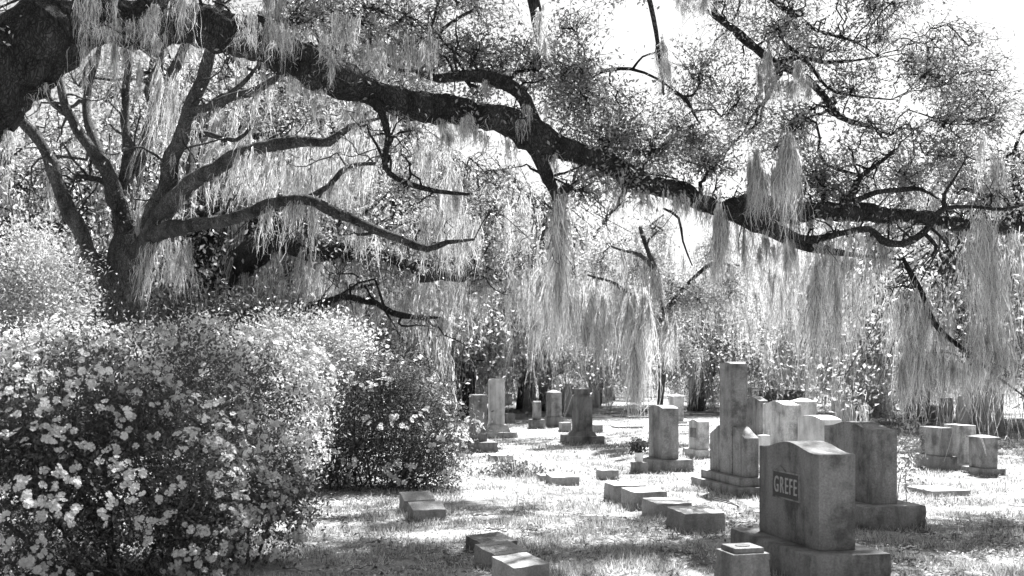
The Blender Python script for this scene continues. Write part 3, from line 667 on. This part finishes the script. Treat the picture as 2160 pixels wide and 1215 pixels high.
a = [t2.limb([(262, 690, D, 40), (225, 600, D-.3, 38), (185, 525, D-.5, 36), (140, 430, D-.7, 32), (105, 345, D-.8, 28), (55, 268, D-1, 22), (-40, 180, D-1, 16)]),
 t2.limb([(262, 580, D, 44), (262, 480, D, 46), (248, 420, D, 42), (228, 370, D, 30), (190, 310, D, 24), (150, 252, D, 20), (120, 160, D, 15), (60, 40, D, 8)]),
 t2.limb([(256, 440, D, 28), (266, 380, D+.2, 26), (268, 320, D+.3, 22), (262, 230, D+.4, 18), (270, 120, D+.5, 14), (250, 0, D+.5, 10)]),
 t2.limb([(222, 385, D, 13), (190, 378, D-.3, 12), (160, 372, D-.4, 9)]),
 t2.limb([(280, 540, D, 44), (330, 440, D-.3, 42), (362, 350, D-.6, 38), (395, 255, D-.8, 32), (425, 165, D-1, 28), (450, 90, D-1, 24), (462, 0, D-1, 20), (480, -100, D-1, 14)]),
 t2.limb([(404, 238, D-.9, 18), (470, 216, D-1.2, 18), (540, 185, D-1.4, 15), (612, 150, D-1.6, 13), (680, 110, D-1.8, 7)]),
 t2.limb([(285, 560, D, 46), (345, 450, D-.8, 44), (400, 390, D-1.2, 36), (455, 352, D-1.5, 32), (530, 318, D-1.8, 27), (605, 300, D-2, 26), (690, 298, D-2, 20), (738, 268, D-2, 13), (800, 250, D-2, 6)]),
 t2.limb([(290, 580, D, 40), (330, 500, D-1, 38), (420, 475, D-2, 28), (520, 452, D-2.4, 26), (620, 420, D-2.8, 23), (690, 445, D-3, 22), (760, 472, D-3.2, 20), (840, 505, D-3.4, 18), (900, 524, D-3.4, 16), (945, 512, D-3.4, 10), (1000, 505, D-3.4, 5)]),
 t2.limb([(276, 440, D+.4, 26), (300, 330, D+.8, 28), (330, 230, D+1.2, 26), (370, 140, D+1.4, 22), (400, 60, D+1.6, 14), (420, -40, D+1.6, 8)]),
 t2.limb([(640, 420, D-2.8, 10), (690, 395, D-2.8, 12), (730, 350, D-2.8, 10), (790, 345, D-2.8, 7)]),
 t2.limb([(560, 305, D-1.9, 8), (585, 282, D-1.9, 8), (610, 292, D-1.9, 5)])]
for x, y, rx, ry, Y, n in ((480, 260, 90, 70, 21, 26), (560, 240, 80, 60, 20.5, 30), (600, 200, 80, 40, 20, 22), (660, 240, 60, 50, 19.5, 20), (520, 380, 90, 60, 22, 24), (700, 360, 80, 50, 19, 26), (760, 420, 70, 40, 18.5, 22), (860, 400, 70, 50, 18, 22),
        (150, 150, 120, 120, 21, 26), (350, 260, 80, 80, 22, 20), (120, 300, 100, 80, 21, 18), (900, 350, 80, 50, 18.5, 22), (420, 170, 80, 80, 23, 20), (80, 420, 80, 70, 21.5, 20), (960, 430, 70, 50, 17, 30), (1000, 490, 70, 40, 17, 24)):
    t2.blob(x, y, rx, ry, Y+2.2, int(n*.8), 34, .085, .3)
for q in a: t2.twiggy(q, 5, 1.2, .085, 16)
for q, n in zip(a, (8, 6, 5, 2, 10, 12, 26, 34, 12, 10, 3)): t2.beard_limb(q, n, 1.0, 26, .09, .011, (-.12, 0))
t2.curtain(330, 400, 170, 430, 20, 9, 40, .14, (-.15, 0), .011); t2.curtain(390, 520, 250, 420, 20.5, 12, 34, .12, (-.2, 0), .011); t2.curtain(280, 310, 390, 520, 20.4, 8, 40, .1, (-.05, 0), .011)
t2.curtain(480, 760, 330, 480, 19.5, 44, 30, .12, (-.15, 0), .011); t2.curtain(640, 960, 270, 420, 19, 40, 30, .12, (-.08, 0), .011); t2.curtain(350, 400, 500, 640, 21, 8, 50, .12, (-.05, 0), .011); t2.curtain(880, 1000, 380, 620, 17.5, 16, 50, .1, sw=.01)
t2.done()

# --- darker oak behind it
D = 27
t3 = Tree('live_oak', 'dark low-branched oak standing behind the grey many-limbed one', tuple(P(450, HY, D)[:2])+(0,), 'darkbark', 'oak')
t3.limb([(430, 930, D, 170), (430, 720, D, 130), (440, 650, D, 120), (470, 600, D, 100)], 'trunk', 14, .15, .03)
b = [t3.limb([(445, 660, D, 70), (480, 580, D-.5, 50), (540, 520, D-1, 44), (600, 470, D-1.4, 36), (640, 468, D-1.6, 34), (670, 505, D-1.8, 36), (700, 530, D-2, 40), (780, 532, D-2, 34), (835, 552, D-2, 20), (900, 580, D-2, 8)]),
 t3.limb([(460, 640, D, 60), (530, 560, D-1, 40), (600, 520, D-1.5, 32), (680, 540, D-2, 26), (760, 520, D-2.2, 12)]),
 t3.limb([(470, 700, D, 60), (520, 650, D+.5, 40), (580, 590, D+.8, 30), (650, 520, D+1, 20), (720, 470, D+1, 10)]),
 t3.limb([(410, 690, D, 50), (370, 620, D, 34), (350, 560, D, 26), (330, 470, D, 18), (380, 340, D, 10)]),
 t3.limb([(420, 650, D, 40), (440, 540, D+.5, 30), (420, 440, D+.6, 22), (400, 340, D+.8, 18), (420, 230, D+.8, 10)]),
 t3.limb([(480, 690, D, 40), (560, 665, D-1, 30), (640, 650, D-1.5, 22), (720, 625, D-2, 16), (790, 640, D-2, 14), (850, 668, D-2, 12), (930, 670, D-2, 5)]),
 t3.limb([(880, 585, D-3, 22), (930, 582, D-3, 20), (980, 590, D-3, 9)]),
 t3.limb([(600, 690, D-1, 40), (660, 668, D-1.4, 34), (700, 640, D-1.8, 16), (740, 610, D-1.8, 10), (800, 600, D-1.8, 4)]),
 t3.limb([(560, 640, D+1, 40), (480, 600, D+1, 30), (400, 590, D+1, 18)])]
for x, y, rx, ry, Y, n in ((640, 500, 70, 40, 26, 30), (720, 520, 60, 30, 25, 30), (800, 560, 80, 40, 25, 24), (900, 480, 90, 60, 26, 34), (1000, 560, 80, 60, 26, 36), (560, 560, 80, 40, 28, 20), (480, 500, 90, 80, 29, 24), (1050, 480, 80, 60, 27, 34),
        (1100, 560, 60, 60, 27, 30), (980, 400, 90, 50, 28, 34), (1050, 400, 70, 60, 28, 26), (430, 630, 90, 60, 26.5, 46), (380, 660, 60, 50, 26, 30), (520, 660, 70, 40, 26.5, 34)):
    t3.blob(x, y, rx, ry, Y, n, 30, .11, .34)
t3.limb([(430, 640, D, 60), (450, 420, D+2, 46), (520, 200, D+3, 36), (640, 20, D+4, 24), (760, -120, D+4, 12)], step=.4); t3.limb([(450, 420, D+2, 34), (380, 200, D+3, 28), (250, 20, D+4, 18), (150, -100, D+4, 10)], step=.4)
for k in range(34):
    X, Y, Z = R.uniform(-15, -.5), R.uniform(27, 36), R.uniform(8, 13.5)
    t3.blob(CX+X/Y*F, HY-(Z-EYE)/Y*F, 110, 60, Y, 12, 50, .15, .5)
for q in b: t3.twiggy(q, 9, 1.5, .11, 22)
for q, n in zip(b, (44, 26, 24, 14, 16, 40, 6, 16, 8)): t3.beard_limb(q, n, 1.1, 26, .11, .013, (-.06, 0))
t3.curtain(540, 760, 540, 680, 25.5, 34, 34, .14, (-.15, 0), .013); t3.curtain(700, 1000, 580, 700, 26, 36, 30, .14, (-.04, 0), .013); t3.curtain(860, 1120, 430, 600, 26.5, 36, 30, .15, sw=.013); t3.curtain(960, 1180, 560, 720, 27, 34, 30, .15, sw=.013)
t3.curtain(500, 620, 590, 720, 26, 14, 40, .14, (-.3, 0), .013)
t3.done()

# --- leafy young tree behind the streaked pillar
D = 24
t4 = Tree('oak_tree', 'bright leafy oak with dark moss hanging behind the streaked pillar', tuple(P(1395, HY, D+2)[:2])+(0,), 'bark2', 'pale')
t4.limb([(1392, 950, D+2, 15), (1398, 800, D+2, 13), (1410, 720, D+1.5, 12), (1400, 640, D+1, 11), (1380, 560, D+.5, 10), (1350, 480, D, 8)], 'trunk')
c4 = [t4.limb([(1405, 690, D+1.3, 14), (1350, 640, D+.6, 12), (1300, 600, D, 8), (1240, 580, D, 4)]), t4.limb([(1402, 660, D+1, 13), (1450, 600, D+1, 10), (1500, 560, D+1, 7), (1560, 560, D+1, 4)]), t4.limb([(1385, 580, D+.5, 10), (1350, 540, D, 8), (1290, 520, D, 4)])]
for x, y, rx, ry, n in ((1350, 560, 70, 60, 30), (1420, 620, 60, 60, 30), (1400, 700, 60, 60, 30), (1440, 740, 30, 40, 16), (1480, 640, 60, 60, 24), (1330, 640, 50, 50, 20), (1540, 620, 50, 60, 20), (1260, 560, 60, 50, 16), (1380, 480, 60, 40, 12), (1500, 530, 60, 50, 18)):
    t4.blob(x, y, rx, ry, D+1, n, 56, .08, .28)
t4.curtain(1325, 1365, 640, 860, 22, 16, 60, .11, (0, 0), .012, vary=.3); t4.curtain(1336, 1346, 740, 900, 22, 4, 50, .06, sw=.012, vary=.1); t4.curtain(1180, 1320, 600, 800, 24, 22, 40, .14, sw=.012); t4.curtain(1230, 1290, 640, 820, 24, 6, 50, .14, (.08, 0), .012); t4.curtain(1100, 1200, 620, 780, 26, 14, 36, .12, sw=.012)
t4.curtain(1400, 1440, 680, 790, 22, 10, 40, .1, sw=.012)
t4.curtain(1000, 1350, 520, 790, 27, 34, 40, .13, sw=.012); t4.curtain(1340, 1760, 500, 770, 29, 38, 40, .14, sw=.012); t4.curtain(1560, 1720, 560, 800, 27, 16, 40, .12, sw=.012)
for q in c4: t4.beard_limb(q, 14, 1.2, 30, .1, .012)
t4.done()

# --- oaks beyond the graves: three kinds built once, copied with their parts
def far_oak(name, label, group, seed, H, RAD, leafn, lean=0, low=.32, mossn=180):
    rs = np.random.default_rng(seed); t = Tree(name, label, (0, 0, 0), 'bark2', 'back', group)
    def w(p): return np.array(p, float)
    tr = spline(np.array([[0, 0, -.2, .42], [lean*.2, 0, H*.12, .33], [lean*.5, .1, H*.24, .3], [lean, 0, H*.4, .22], [lean*1.3, .2, H*.7, .08]]), .4)
    g = Geo(); tube(g, tr[:, :3], tr[:, 3], 9, .1, seed); link('trunk', g.mesh('trunk', True), t.bark, t.o); t.limbs.append(tr)
    qs = []
    for k in range(9):
        an = k*2.4+rs.uniform(-.4, .4); z0 = H*rs.uniform(.2, .42); a0 = tr[int(len(tr)*min(.9, z0/H*1.35)), :3]; r = RAD*rs.uniform(.65, 1)
        z1 = H*rs.uniform(.35, .8)
        e = w([math.cos(an)*r+lean, math.sin(an)*r, z1])
        m1 = a0*.6+e*.4+w([0, 0, rs.uniform(.0, .12)*H]); m2 = a0*.3+e*.7+w([0, 0, rs.uniform(-.02, .1)*H])
        q = spline(np.array([np.append(a0, .17), np.append(m1, .13), np.append(m2, .085), np.append(e, .03)]), .4); q = wob(q, .25)
        q[:, 3] = np.maximum(q[:, 3], .02)
        g = Geo(); tube(g, q[:, :3], q[:, 3], 7, .1, k); link('limb', g.mesh('limb', True), t.bark, t.o); t.limbs.append(q); qs.append(q)
    n = leafn
    u = unit(rs.normal(size=(n, 3))); u[:, 2] = np.abs(u[:, 2])*1.0-.28
    pos = u*(rs.random((n, 1))**.35)*np.array([RAD, RAD, H*(1-low)*.72])+w([lean, 0, H*(low+.08)])
    pos += rs.normal(size=pos.shape)*.5
    for p in pos:
        q = t.near(p); m = int(rs.uniform(12, 64))
        t.branch(q[:3], p, .03, .008, .06, 3, 4)
        ctr = p+rs.normal(size=(m, 3))*np.array([.5, .5, .32])
        leaves(t.lf, ctr, .12, .55)
    k = rs.integers(0, n, mossn); A = pos[k]+rs.normal(size=(mossn, 3))*.3
    moss(t.ms, A, rs.uniform(.7, 3.0, mossn), .17, 30, (0, 0), .02, .25)
    for q in qs: t.beard_limb(q, 9, 2.2, 34, .2, .022)
    t.done(); return t.o
def copy_tree(o):
    c = o.copy(); C.objects.link(c)
    for ch in o.children:
        d = ch.copy(); C.objects.link(d); d.parent = c
    return c
GB = 'oaks beyond the graves'
LB = 'moss hung oak standing among the crowd of trees beyond the graves'
protos = [far_oak('oak_tree', LB, GB, 11, 12, 6.5, 900, .5, .22), far_oak('oak_tree', LB, GB, 23, 9.5, 6.0, 760, -1.2, .22), far_oak('oak_tree', LB, GB, 37, 8, 5.2, 620, 1.6, .26)]
spots = [(1108, 45, 0, 0, 1.05), (1158, 43, 1, 1.0, 1.05), (1464, 43, 2, -.4, .95), (940, 46, 0, 2.0, 1.1), (760, 40, 1, .3, 1.15), (560, 38, 0, 4, 1.1), (330, 36, 1, 2.2, 1.3), (120, 33, 0, 1.1, 1.0), (-60, 30, 1, 3, 1.1),
         (1285, 60, 2, 2, 1.0), (1640, 50, 2, 3.3, 1.0), (1790, 42, 1, .8, .95), (1930, 36, 2, 5, 1.05), (2080, 32, 0, .2, .92), (2230, 28, 1, 2, 1.2), (820, 58, 0, 5.1, 1.2), (1020, 62, 1, 4.2, 1.35), (1560, 68, 0, 2.8, .85), (420, 55, 0, 1.9, 1.4), (200, 50, 0, 3.9, 1.3), (560, 33, 0, 2.9, 1.25), (800, 36, 1, 4.9, 1.3), (30, 27, 1, 5.5, 1.1), (2070, 34, 0, 3.1, 1.0), (980, 39, 0, 1.3, 1.05), (1250, 48, 1, 3.6, .95)]
first = set()
where = ['in line with the little worn tablet', 'behind the dark flat-topped pillar', 'with a bent trunk behind the tallest monument', 'behind the tall pale shaft', 'above the dark azalea', 'behind the low-branched oak', 'showing between the limbs of the grey oak', 'behind the pale shrub at the left edge', 'past the left edge, behind the pale shrub',
 'with thin paired stems right of the statue', 'behind the wide roof-capped far stone', 'behind the broad grey headstone', 'behind the far tapering stone', 'at the right edge behind the far broad stone', 'past the right edge', 'far back above the round fine-twigged shrub', 'tallest of all, far back over the tall pale shaft', 'far back over the tallest monument', 'far back behind the dark undergrowth', 'far back at the left behind the grey oak',
 'close behind the dark low-branched oak', 'behind the round fine-twigged shrub', 'nearest to the left edge, behind the pale shrub', 'near the right edge, over the far pale double pillar', 'just left of the tall pale shaft, bushy', 'behind the roof-capped headstone, bushy']
for (x, Y, k, rz, s), wh in zip(spots, where):
    o = protos[k] if k not in first else copy_tree(protos[k]); first.add(k)
    o['label'] = 'moss hung oak '+wh; o.location = (P(x, HY, Y)[0], Y, 0); o.rotation_euler = (0, 0, rz); o.scale = (s, s, s*R.uniform(.95, 1.08))
# far-off wood closing the view
g = Geo(); n = 1500
X = R.uniform(-75, 75, n); Yw = R.uniform(78, 120, n); top = 6.5+3*np.sin(X*.13)+2*np.sin(X*.31+1)+np.where(X < -4, 3.5, 0)
Zc = R.random(n)**.8*top
for x, y, z in zip(X, Yw, Zc):
    m = int(R.uniform(20, 60)); leaves(g, np.array([x, y, z])+R.normal(size=(m, 3))*np.array([1.2, 1, .8]), .38, .6)
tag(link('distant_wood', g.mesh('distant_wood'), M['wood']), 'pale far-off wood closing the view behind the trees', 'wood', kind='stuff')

# ---------------------------------------------------------------- azaleas and shrubs
def flower_mesh(r, seed):
    rs = random.Random(seed); v, f = [(0, 0, -.25*r)], []
    for k in range(5):
        a = k*2*math.pi/5+rs.uniform(-.12, .12); c, s = math.cos(a), math.sin(a); rr = r*rs.uniform(.9, 1.1); wv = .48*r
        b = len(v)
        for rad, side, z in ((.45*rr, -1, .05*r), (.45*rr, 1, .05*r), (.85*rr, -1.05, .16*r), (.85*rr, 1.05, .16*r), (1.08*rr, -.45, .06*r), (1.08*rr, .45, .06*r), (.7*rr, 0, .02*r)):
            w_ = wv*side*(.62 if rad < .5*rr else 1)
            v.append((c*rad-s*w_, s*rad+c*w_, z+rs.uniform(-.06, .06)*r))
        f += [(0, b, b+6), (0, b+6, b+1), (b, b+2, b+6), (b+1, b+6, b+3), (b+2, b+4, b+6), (b+3, b+6, b+5), (b+4, b+5, b+6)]
    return np.array(v), f
def bush(name, label, lobes, nleaf, nfl, leaf, fr, leafm, flm='petal', parts=300, group='flowering azaleas', cat='azalea', shellpow=.30, sprig=14, ground=True, stems=26, spread=.10, sr=1.0):
    """lobes: (px, py, rx, ry, Y)"""
    if nfl > 400:                                 # uneven outline: small bulges on every lobe
        lobes = list(lobes)+[(x+rx*.9*math.cos(t_), y-ry*.9*math.sin(t_), rx*f_, rx*f_*.8, Y-.1+.3*random.random()) for x, y, rx, ry, Y in lobes for t_, f_ in ((random.uniform(-.4, 3.5), random.uniform(.18, .42)) for _ in range(6))]
    c = np.array([P(x, y, Y) for x, y, _, _, Y in lobes]); r = np.array([[rx/F*Y, (rx+ry)*.45/F*Y, ry/F*Y] for x, y, rx, ry, Y in lobes])
    base = c.mean(0).copy(); base[2] = 0; o = empty(name, base); tag(o, label, cat, group)
    vol = r.prod(1)**.7; pr = vol/vol.sum()
    def sample(n, pw):
        k = R.choice(len(c), n, p=pr); u = unit(R.normal(size=(n, 3)))
        p = c[k]+u*r[k]*(R.random((n, 1))**pw); return p, u, k
    g = Geo(); m = max(1, nleaf//sprig); p, u, k = sample(int(m*1.15), shellpow); ok = p[:, 2] > .05; p, u = p[ok][:m], u[ok][:m]
    ii = np.repeat(np.arange(len(p)), sprig)
    ctr = p[ii]+R.normal(size=(len(ii), 3))*spread; ctr[:, 2] = np.maximum(ctr[:, 2], .02)
    dirs = unit(u[ii]*.7+R.normal(size=(len(ii), 3))*.7)
    leaves(g, ctr-base, leaf, .42, .5, dirs); tag(link('leaves', g.mesh('leaves'), M[leafm], o), kind='stuff')
    g = Geo()
    for j in range(stems):
        q = p[R.integers(len(p))]; a = np.array([q[0]*.5+base[0]*.5+R.normal()*.15, q[1]*.5+base[1]*.5+R.normal()*.15, 0.0]); mid = a*.45+q*.55+np.append(R.normal(size=2)*.08, .1)
        s_ = spline(np.array([np.append(a, .016*sr), np.append(mid, .011*sr), np.append(q, .004*sr)]), .15); tube(g, s_[:, :3]-base, s_[:, 3], 5)
    if stems: tag(link('stems', g.mesh('stems', True), M['stem'], o), kind='stuff')
    if not nfl: return o
    # flowers sit in trusses on the outer shell
    nt_ = nfl//4; tp, tu, tk = sample(nt_*2, .08); inside = np.zeros(len(tp), bool)
    for a in range(len(c)):
        inside |= (((tp-c[a])/(r[a]*.93))**2).sum(1) < 1
    ok = (~inside) & (tp[:, 2] > .08) & (tu[:, 1] < .75); tp, tu = tp[ok][:nt_], tu[ok][:nt_]
    order = np.argsort(np.linalg.norm(tp-np.array([0, 0, EYE]), axis=1)-tu[:, 1]*-.0); protos_ = [flower_mesh(fr, 5+k) for k in range(4)]
    shared = []
    for v, f in protos_:
        me = bpy.data.meshes.new('flower'); me.from_pydata([tuple(x) for x in v], [], f); me.materials.append(M[flm]); shared.append(me)
    rest = Geo(); made = 0
    facing = [j for j in order if tu[j, 1] < .35]; back = [j for j in order if tu[j, 1] >= .35]
    for j in facing+back:
        for q in range(4):
            pos = tp[j]+R.normal(size=3)*fr*1.0+tu[j]*R.uniform(.0, .06); d = unit(tu[j]*.9+R.normal(size=3)*.55+np.array([0, -.15, .35]))
            z = Vector(d); qt = z.to_track_quat('Z', 'Y'); ang = R.uniform(0, 6.28); sc = R.uniform(.75, 1.15)
            mt = Matrix.LocRotScale(Vector(pos-base), qt @ Vector((0, 0, 1)).rotation_difference(Vector((0, 0, 1))), Vector((sc,)*3)) @ Matrix.Rotation(ang, 4, 'Z')
            if made < parts:
                fo = bpy.data.objects.new('flower', shared[made % 4]); C.objects.link(fo); fo.parent = o; fo.matrix_local = mt; made += 1
            else:
                v, f = protos_[made % 4]; A = np.array(mt); rest.add(v@A[:3, :3].T+A[:3, 3], np.array(f)); made += 1
    if rest.n: tag(link('blossom', rest.mesh('blossom'), M[flm], o), kind='stuff')
    return o
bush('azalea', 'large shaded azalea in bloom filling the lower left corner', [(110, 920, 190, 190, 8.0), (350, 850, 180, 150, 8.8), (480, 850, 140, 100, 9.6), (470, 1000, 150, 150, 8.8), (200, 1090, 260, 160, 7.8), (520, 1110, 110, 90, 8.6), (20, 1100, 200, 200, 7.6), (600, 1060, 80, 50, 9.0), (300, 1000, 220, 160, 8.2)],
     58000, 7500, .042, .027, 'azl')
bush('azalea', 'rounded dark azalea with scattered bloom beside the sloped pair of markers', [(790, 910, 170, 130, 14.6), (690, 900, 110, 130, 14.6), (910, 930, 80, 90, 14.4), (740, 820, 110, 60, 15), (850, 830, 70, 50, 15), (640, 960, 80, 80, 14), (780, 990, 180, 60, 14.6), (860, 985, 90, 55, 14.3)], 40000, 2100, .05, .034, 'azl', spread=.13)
bush('azalea', 'bright sunlit azalea covered in bloom behind the large shaded one', [(420, 760, 120, 60, 13), (540, 780, 130, 70, 13), (600, 850, 90, 80, 13), (300, 760, 110, 45, 13.5), (140, 755, 130, 50, 13), (520, 880, 110, 90, 12.5), (600, 940, 80, 70, 12)], 22000, 3600, .05, .038, 'shrub', spread=.13)
bush('shrub', 'tall pale leafy shrub at the left edge behind the azaleas', [(95, 620, 95, 110, 16), (50, 560, 80, 90, 16.5), (120, 700, 80, 60, 15.5), (10, 660, 90, 90, 16)], 16000, 0, .07, .04, 'pale', group=None, cat='shrub', spread=.16)
bush('shrub', 'mounded fine-leaved shrub under the low oak boughs', [(640, 720, 110, 60, 22), (560, 740, 80, 50, 22), (720, 740, 70, 50, 22)], 12000, 0, .09, .04, 'shrub', group=None, cat='shrub', spread=.2)
bush('shrub', 'round fine-twigged shrub above the dark azalea', [(820, 770, 60, 45, 24), (860, 790, 50, 40, 24)], 8000, 0, .08, .04, 'azl', group=None, cat='shrub', spread=.15)
bush('shrub', 'dark undergrowth at the foot of the low-branched oak', [(430, 690, 100, 60, 24), (520, 690, 80, 50, 24), (360, 720, 60, 50, 24)], 9000, 40, .12, .05, 'azl', group=None, cat='shrub', spread=.25)
wsh = ['dark rounded shrub behind the roof-capped headstone', 'low far shrub under the thin paired stems', 'far shrub just left of the tall pale shaft', 'far shrub between the pale shaft and the narrow dark headstone', 'far shrub left of the tallest monument by the rounded tablet', 'far shrub in front of the mausoleum', 'far shrub by the small white cross', 'far shrub right of the tallest monument', 'far shrub over the wide roof-capped far stone', 'far shrub behind the broad grey headstone', 'far shrub right of the broad grey headstone under moss', 'low leafy shrub over the broad grey headstone, nearest of the far row', 'far shrub by the far low box stone', 'far shrub at the right edge', 'far shrub left of the streaked pillar', 'far shrub behind the round fine-twigged shrub']
for LS, (x, y, rx, ry, Y) in zip(wsh, ((1238, 815, 34, 26, 62), (1292, 812, 40, 24, 64), (1005, 800, 40, 26, 58), (1080, 800, 26, 24, 60), (1465, 808, 40, 30, 57), (1505, 815, 36, 26, 56), (930, 790, 60, 34, 56), (1590, 810, 40, 30, 60), (1700, 805, 50, 34, 55), (1800, 800, 60, 40, 48), (1890, 800, 50, 40, 44), (1840, 850, 30, 24, 38), (1985, 800, 50, 44, 42), (2080, 790, 60, 50, 40), (1350, 815, 40, 24, 66), (880, 770, 70, 40, 50))):
    bush('shrub', LS, [(x, y, rx, ry, Y), (x+rx*.5, y+4, rx*.7, ry*.8, Y+.5), (x, y+ry*.7, rx*1.1, ry*.7, Y)], 6000, 0, .10, .05, 'shrub', group='far row of shrubs', cat='shrub', sprig=10, stems=0, spread=.4)
bush('sapling', 'thin leafy sapling in the sun behind the broad grey headstone', [(1918, 930, 26, 60, 11.6), (1922, 990, 18, 40, 11.6)], 420, 0, .05, .03, 'pale', group=None, cat='sapling', sprig=4, stems=4, spread=.06, sr=.35)

# weed clump in the lawn
wy = 15.9; wc = P(1083, HY, wy); o = empty('weed_clump', (wc[0], wy, 0)); tag(o, 'dry weed clump with arching stalks in the middle of the lawn', 'weeds')
g = Geo(); n = 420; a0 = R.normal(size=(n, 3))*np.array([.16, .12, 0]); d = R.normal(size=(n, 3))*np.array([.5, .4, .2])+np.array([0, 0, .8]); L = R.uniform(.15, .55, n)[:, None]
tt = np.linspace(0, 1, 4); pts = a0[:, None]+d[:, None]*(L*tt)[..., None]; pts[..., 2] -= (L*.45)*tt**2
ribbons(g, pts, np.ones((n, 1))*.009*(1-.8*tt)); tag(link('blades', g.mesh('blades'), M['grass'], o), kind='stuff')
g = Geo(); leaves(g, R.normal(size=(620, 3))*np.array([.24, .12, .07])+np.array([0, 0, .10]), .07, .5); tag(link('leaves', g.mesh('leaves'), M['azl'], o), kind='stuff')
# dead loop of vine in the grass
vq = P(1528, HY, 12.1); g = Geo(); an = np.linspace(-2.6, 2.2, 18)
tube(g, np.stack([.17*np.cos(an), .16*np.sin(an), .02+.12*np.abs(np.sin(an*.5))], -1), np.full(18, .007), 5)
o = link('vine', g.mesh('vine', True), M['stem']); o.location = (vq[0], 12.1, 0); tag(o, 'dead loop of vine lying in front of the tallest monument', 'vine')

# ---------------------------------------------------------------- lawn
def screen_pts(n, y0, y1, pw=1.0):
    yv = R.uniform(1/y1, 1/y0, n); Y = 1/yv; X = R.uniform(-.56, .56, n)*Y; return X, Y
hv = np.vectorize(hgt)
g = Geo(); n = 260000; X, Y = screen_pts(n, 6.8, 34)
cl = np.array([noise.noise(Vector((x*1.6, y*1.6, 0)))+.6*noise.noise(Vector((x*5, y*5, 3))) for x, y in zip(X, Y)])
ok = R.random(n) < np.clip(.42+cl*1.7, .03, 1); X, Y, cl = X[ok], Y[ok], cl[ok]; n = len(X)
Z = hv(X, Y); H = R.uniform(.02, .07, n)*(1+np.clip(cl, -.5, .9)); an = R.uniform(0, math.pi, n); wdt = .0045*np.clip(Y/9, 1, 3)
sv = np.stack([np.cos(an)*wdt, np.sin(an)*wdt, np.zeros(n)], -1); b0 = np.stack([X, Y, Z-.004], -1)
tp = b0+np.stack([R.normal(size=n)*.03, R.normal(size=n)*.03, H], -1)
g.add(np.stack([b0-sv, b0+sv, tp], 1).reshape(-1, 3), np.arange(n*3).reshape(n, 3))
# longer tufts the mower leaves at the foot of every stone
for o in list(C.objects):
    if o.type == 'MESH' and o.parent and o.name.split('.')[0] in ('base', 'block', 'body') and o.parent.location.y < 30:
        pr = o.parent; xs = [v.co.x for v in o.data.vertices]; ys = [v.co.y for v in o.data.vertices]
        a, b = max(xs)+.012, max(ys)+.012; cx_, cy_ = 0, (max(ys)+min(ys))/2; b = (max(ys)-min(ys))/2+.012
        m = int((a+b)*4*260/max(1, pr.location.y/9)); sd = R.integers(0, 4, m); u = R.uniform(-1, 1, m)
        lx = np.where(sd == 0, -a, np.where(sd == 1, a, u*a)); ly = np.where(sd == 2, -b, np.where(sd == 3, b, u*b))+cy_
        lx += R.normal(size=m)*.015; ly += R.normal(size=m)*.015; c_, s_ = math.cos(pr.rotation_euler.z), math.sin(pr.rotation_euler.z)
        wx, wy_ = pr.location.x+c_*lx-s_*ly, pr.location.y+s_*lx+c_*ly
        Hh = R.uniform(.03, .10, m)*(.4+.8*np.array([abs(noise.noise(Vector((x*4, y*4, 1)))) for x, y in zip(wx, wy_)])*2); an_ = R.uniform(0, math.pi, m); w_ = .0045*max(1, pr.location.y/9)
        sv = np.stack([np.cos(an_)*w_, np.sin(an_)*w_, np.zeros(m)], -1); b0 = np.stack([wx, wy_, np.zeros(m)-.01], -1)
        g.add(np.stack([b0-sv, b0+sv, b0+np.stack([R.normal(size=m)*.03, R.normal(size=m)*.03, Hh], -1)], 1).reshape(-1, 3), np.arange(m*3).reshape(m, 3))
tag(link('grass', g.mesh('grass'), M['grass']), 'short dappled grass between the graves', 'grass', kind='stuff')
g = Geo(); n = 60000; X, Y = screen_pts(n, 6.8, 22)
cl = np.array([noise.noise(Vector((x*.8, y*.8, 9))) for x, y in zip(X, Y)]); ok = R.random(n) < np.clip(.5+cl*1.5, .05, 1); X, Y = X[ok], Y[ok]; n = len(X)
ct = np.stack([X, Y, hv(X, Y)+R.uniform(.006, .03, n)], -1); d = unit(R.normal(size=(n, 3))*np.array([1, 1, .25]))
leaves(g, ct, .045, .5, 1.6, d)
tag(link('leaf_litter', g.mesh('leaf_litter'), M['litter']), 'fallen dry oak leaves scattered on the grass', 'leaves', kind='stuff')


# fallen twigs and wisps of moss
g = Geo(); n = 160; X, Y = screen_pts(n, 7.5, 18)
for x, y in zip(X, Y):
    an = R.uniform(0, math.pi); l = R.uniform(.08, .4); d = np.array([math.cos(an), math.sin(an), 0]); z = hgt(x, y)+.02
    p = np.array([x, y, z])+np.linspace(-.5, .5, 6)[:, None]*d*l+R.normal(size=(6, 3))*np.array([.02, .02, .008]); tube(g, p, np.linspace(.006, .002, 6), 4)
tag(link('fallen_twigs', g.mesh('fallen_twigs', True), M['stem']), 'thin fallen twigs lying in the grass', 'twigs', kind='stuff')
g = Geo()
X, Y = screen_pts(70, 7.5, 18)
for x, y in zip(X, Y):
    m = 40; z = hgt(x, y); a0 = np.array([x, y, z+.02])+R.normal(size=(m, 1, 3))*np.array([.10, .06, .006])
    q = a0+np.cumsum(R.normal(size=(m, 5, 3))*np.array([.03, .03, .006]), 1); q[..., 2] = np.maximum(q[..., 2], z+.01); ribbons(g, q, np.full((m, 5), .006))
tag(link('fallen_moss', g.mesh('fallen_moss'), M['moss']), 'wisps of fallen moss lying in the grass', 'moss', kind='stuff')
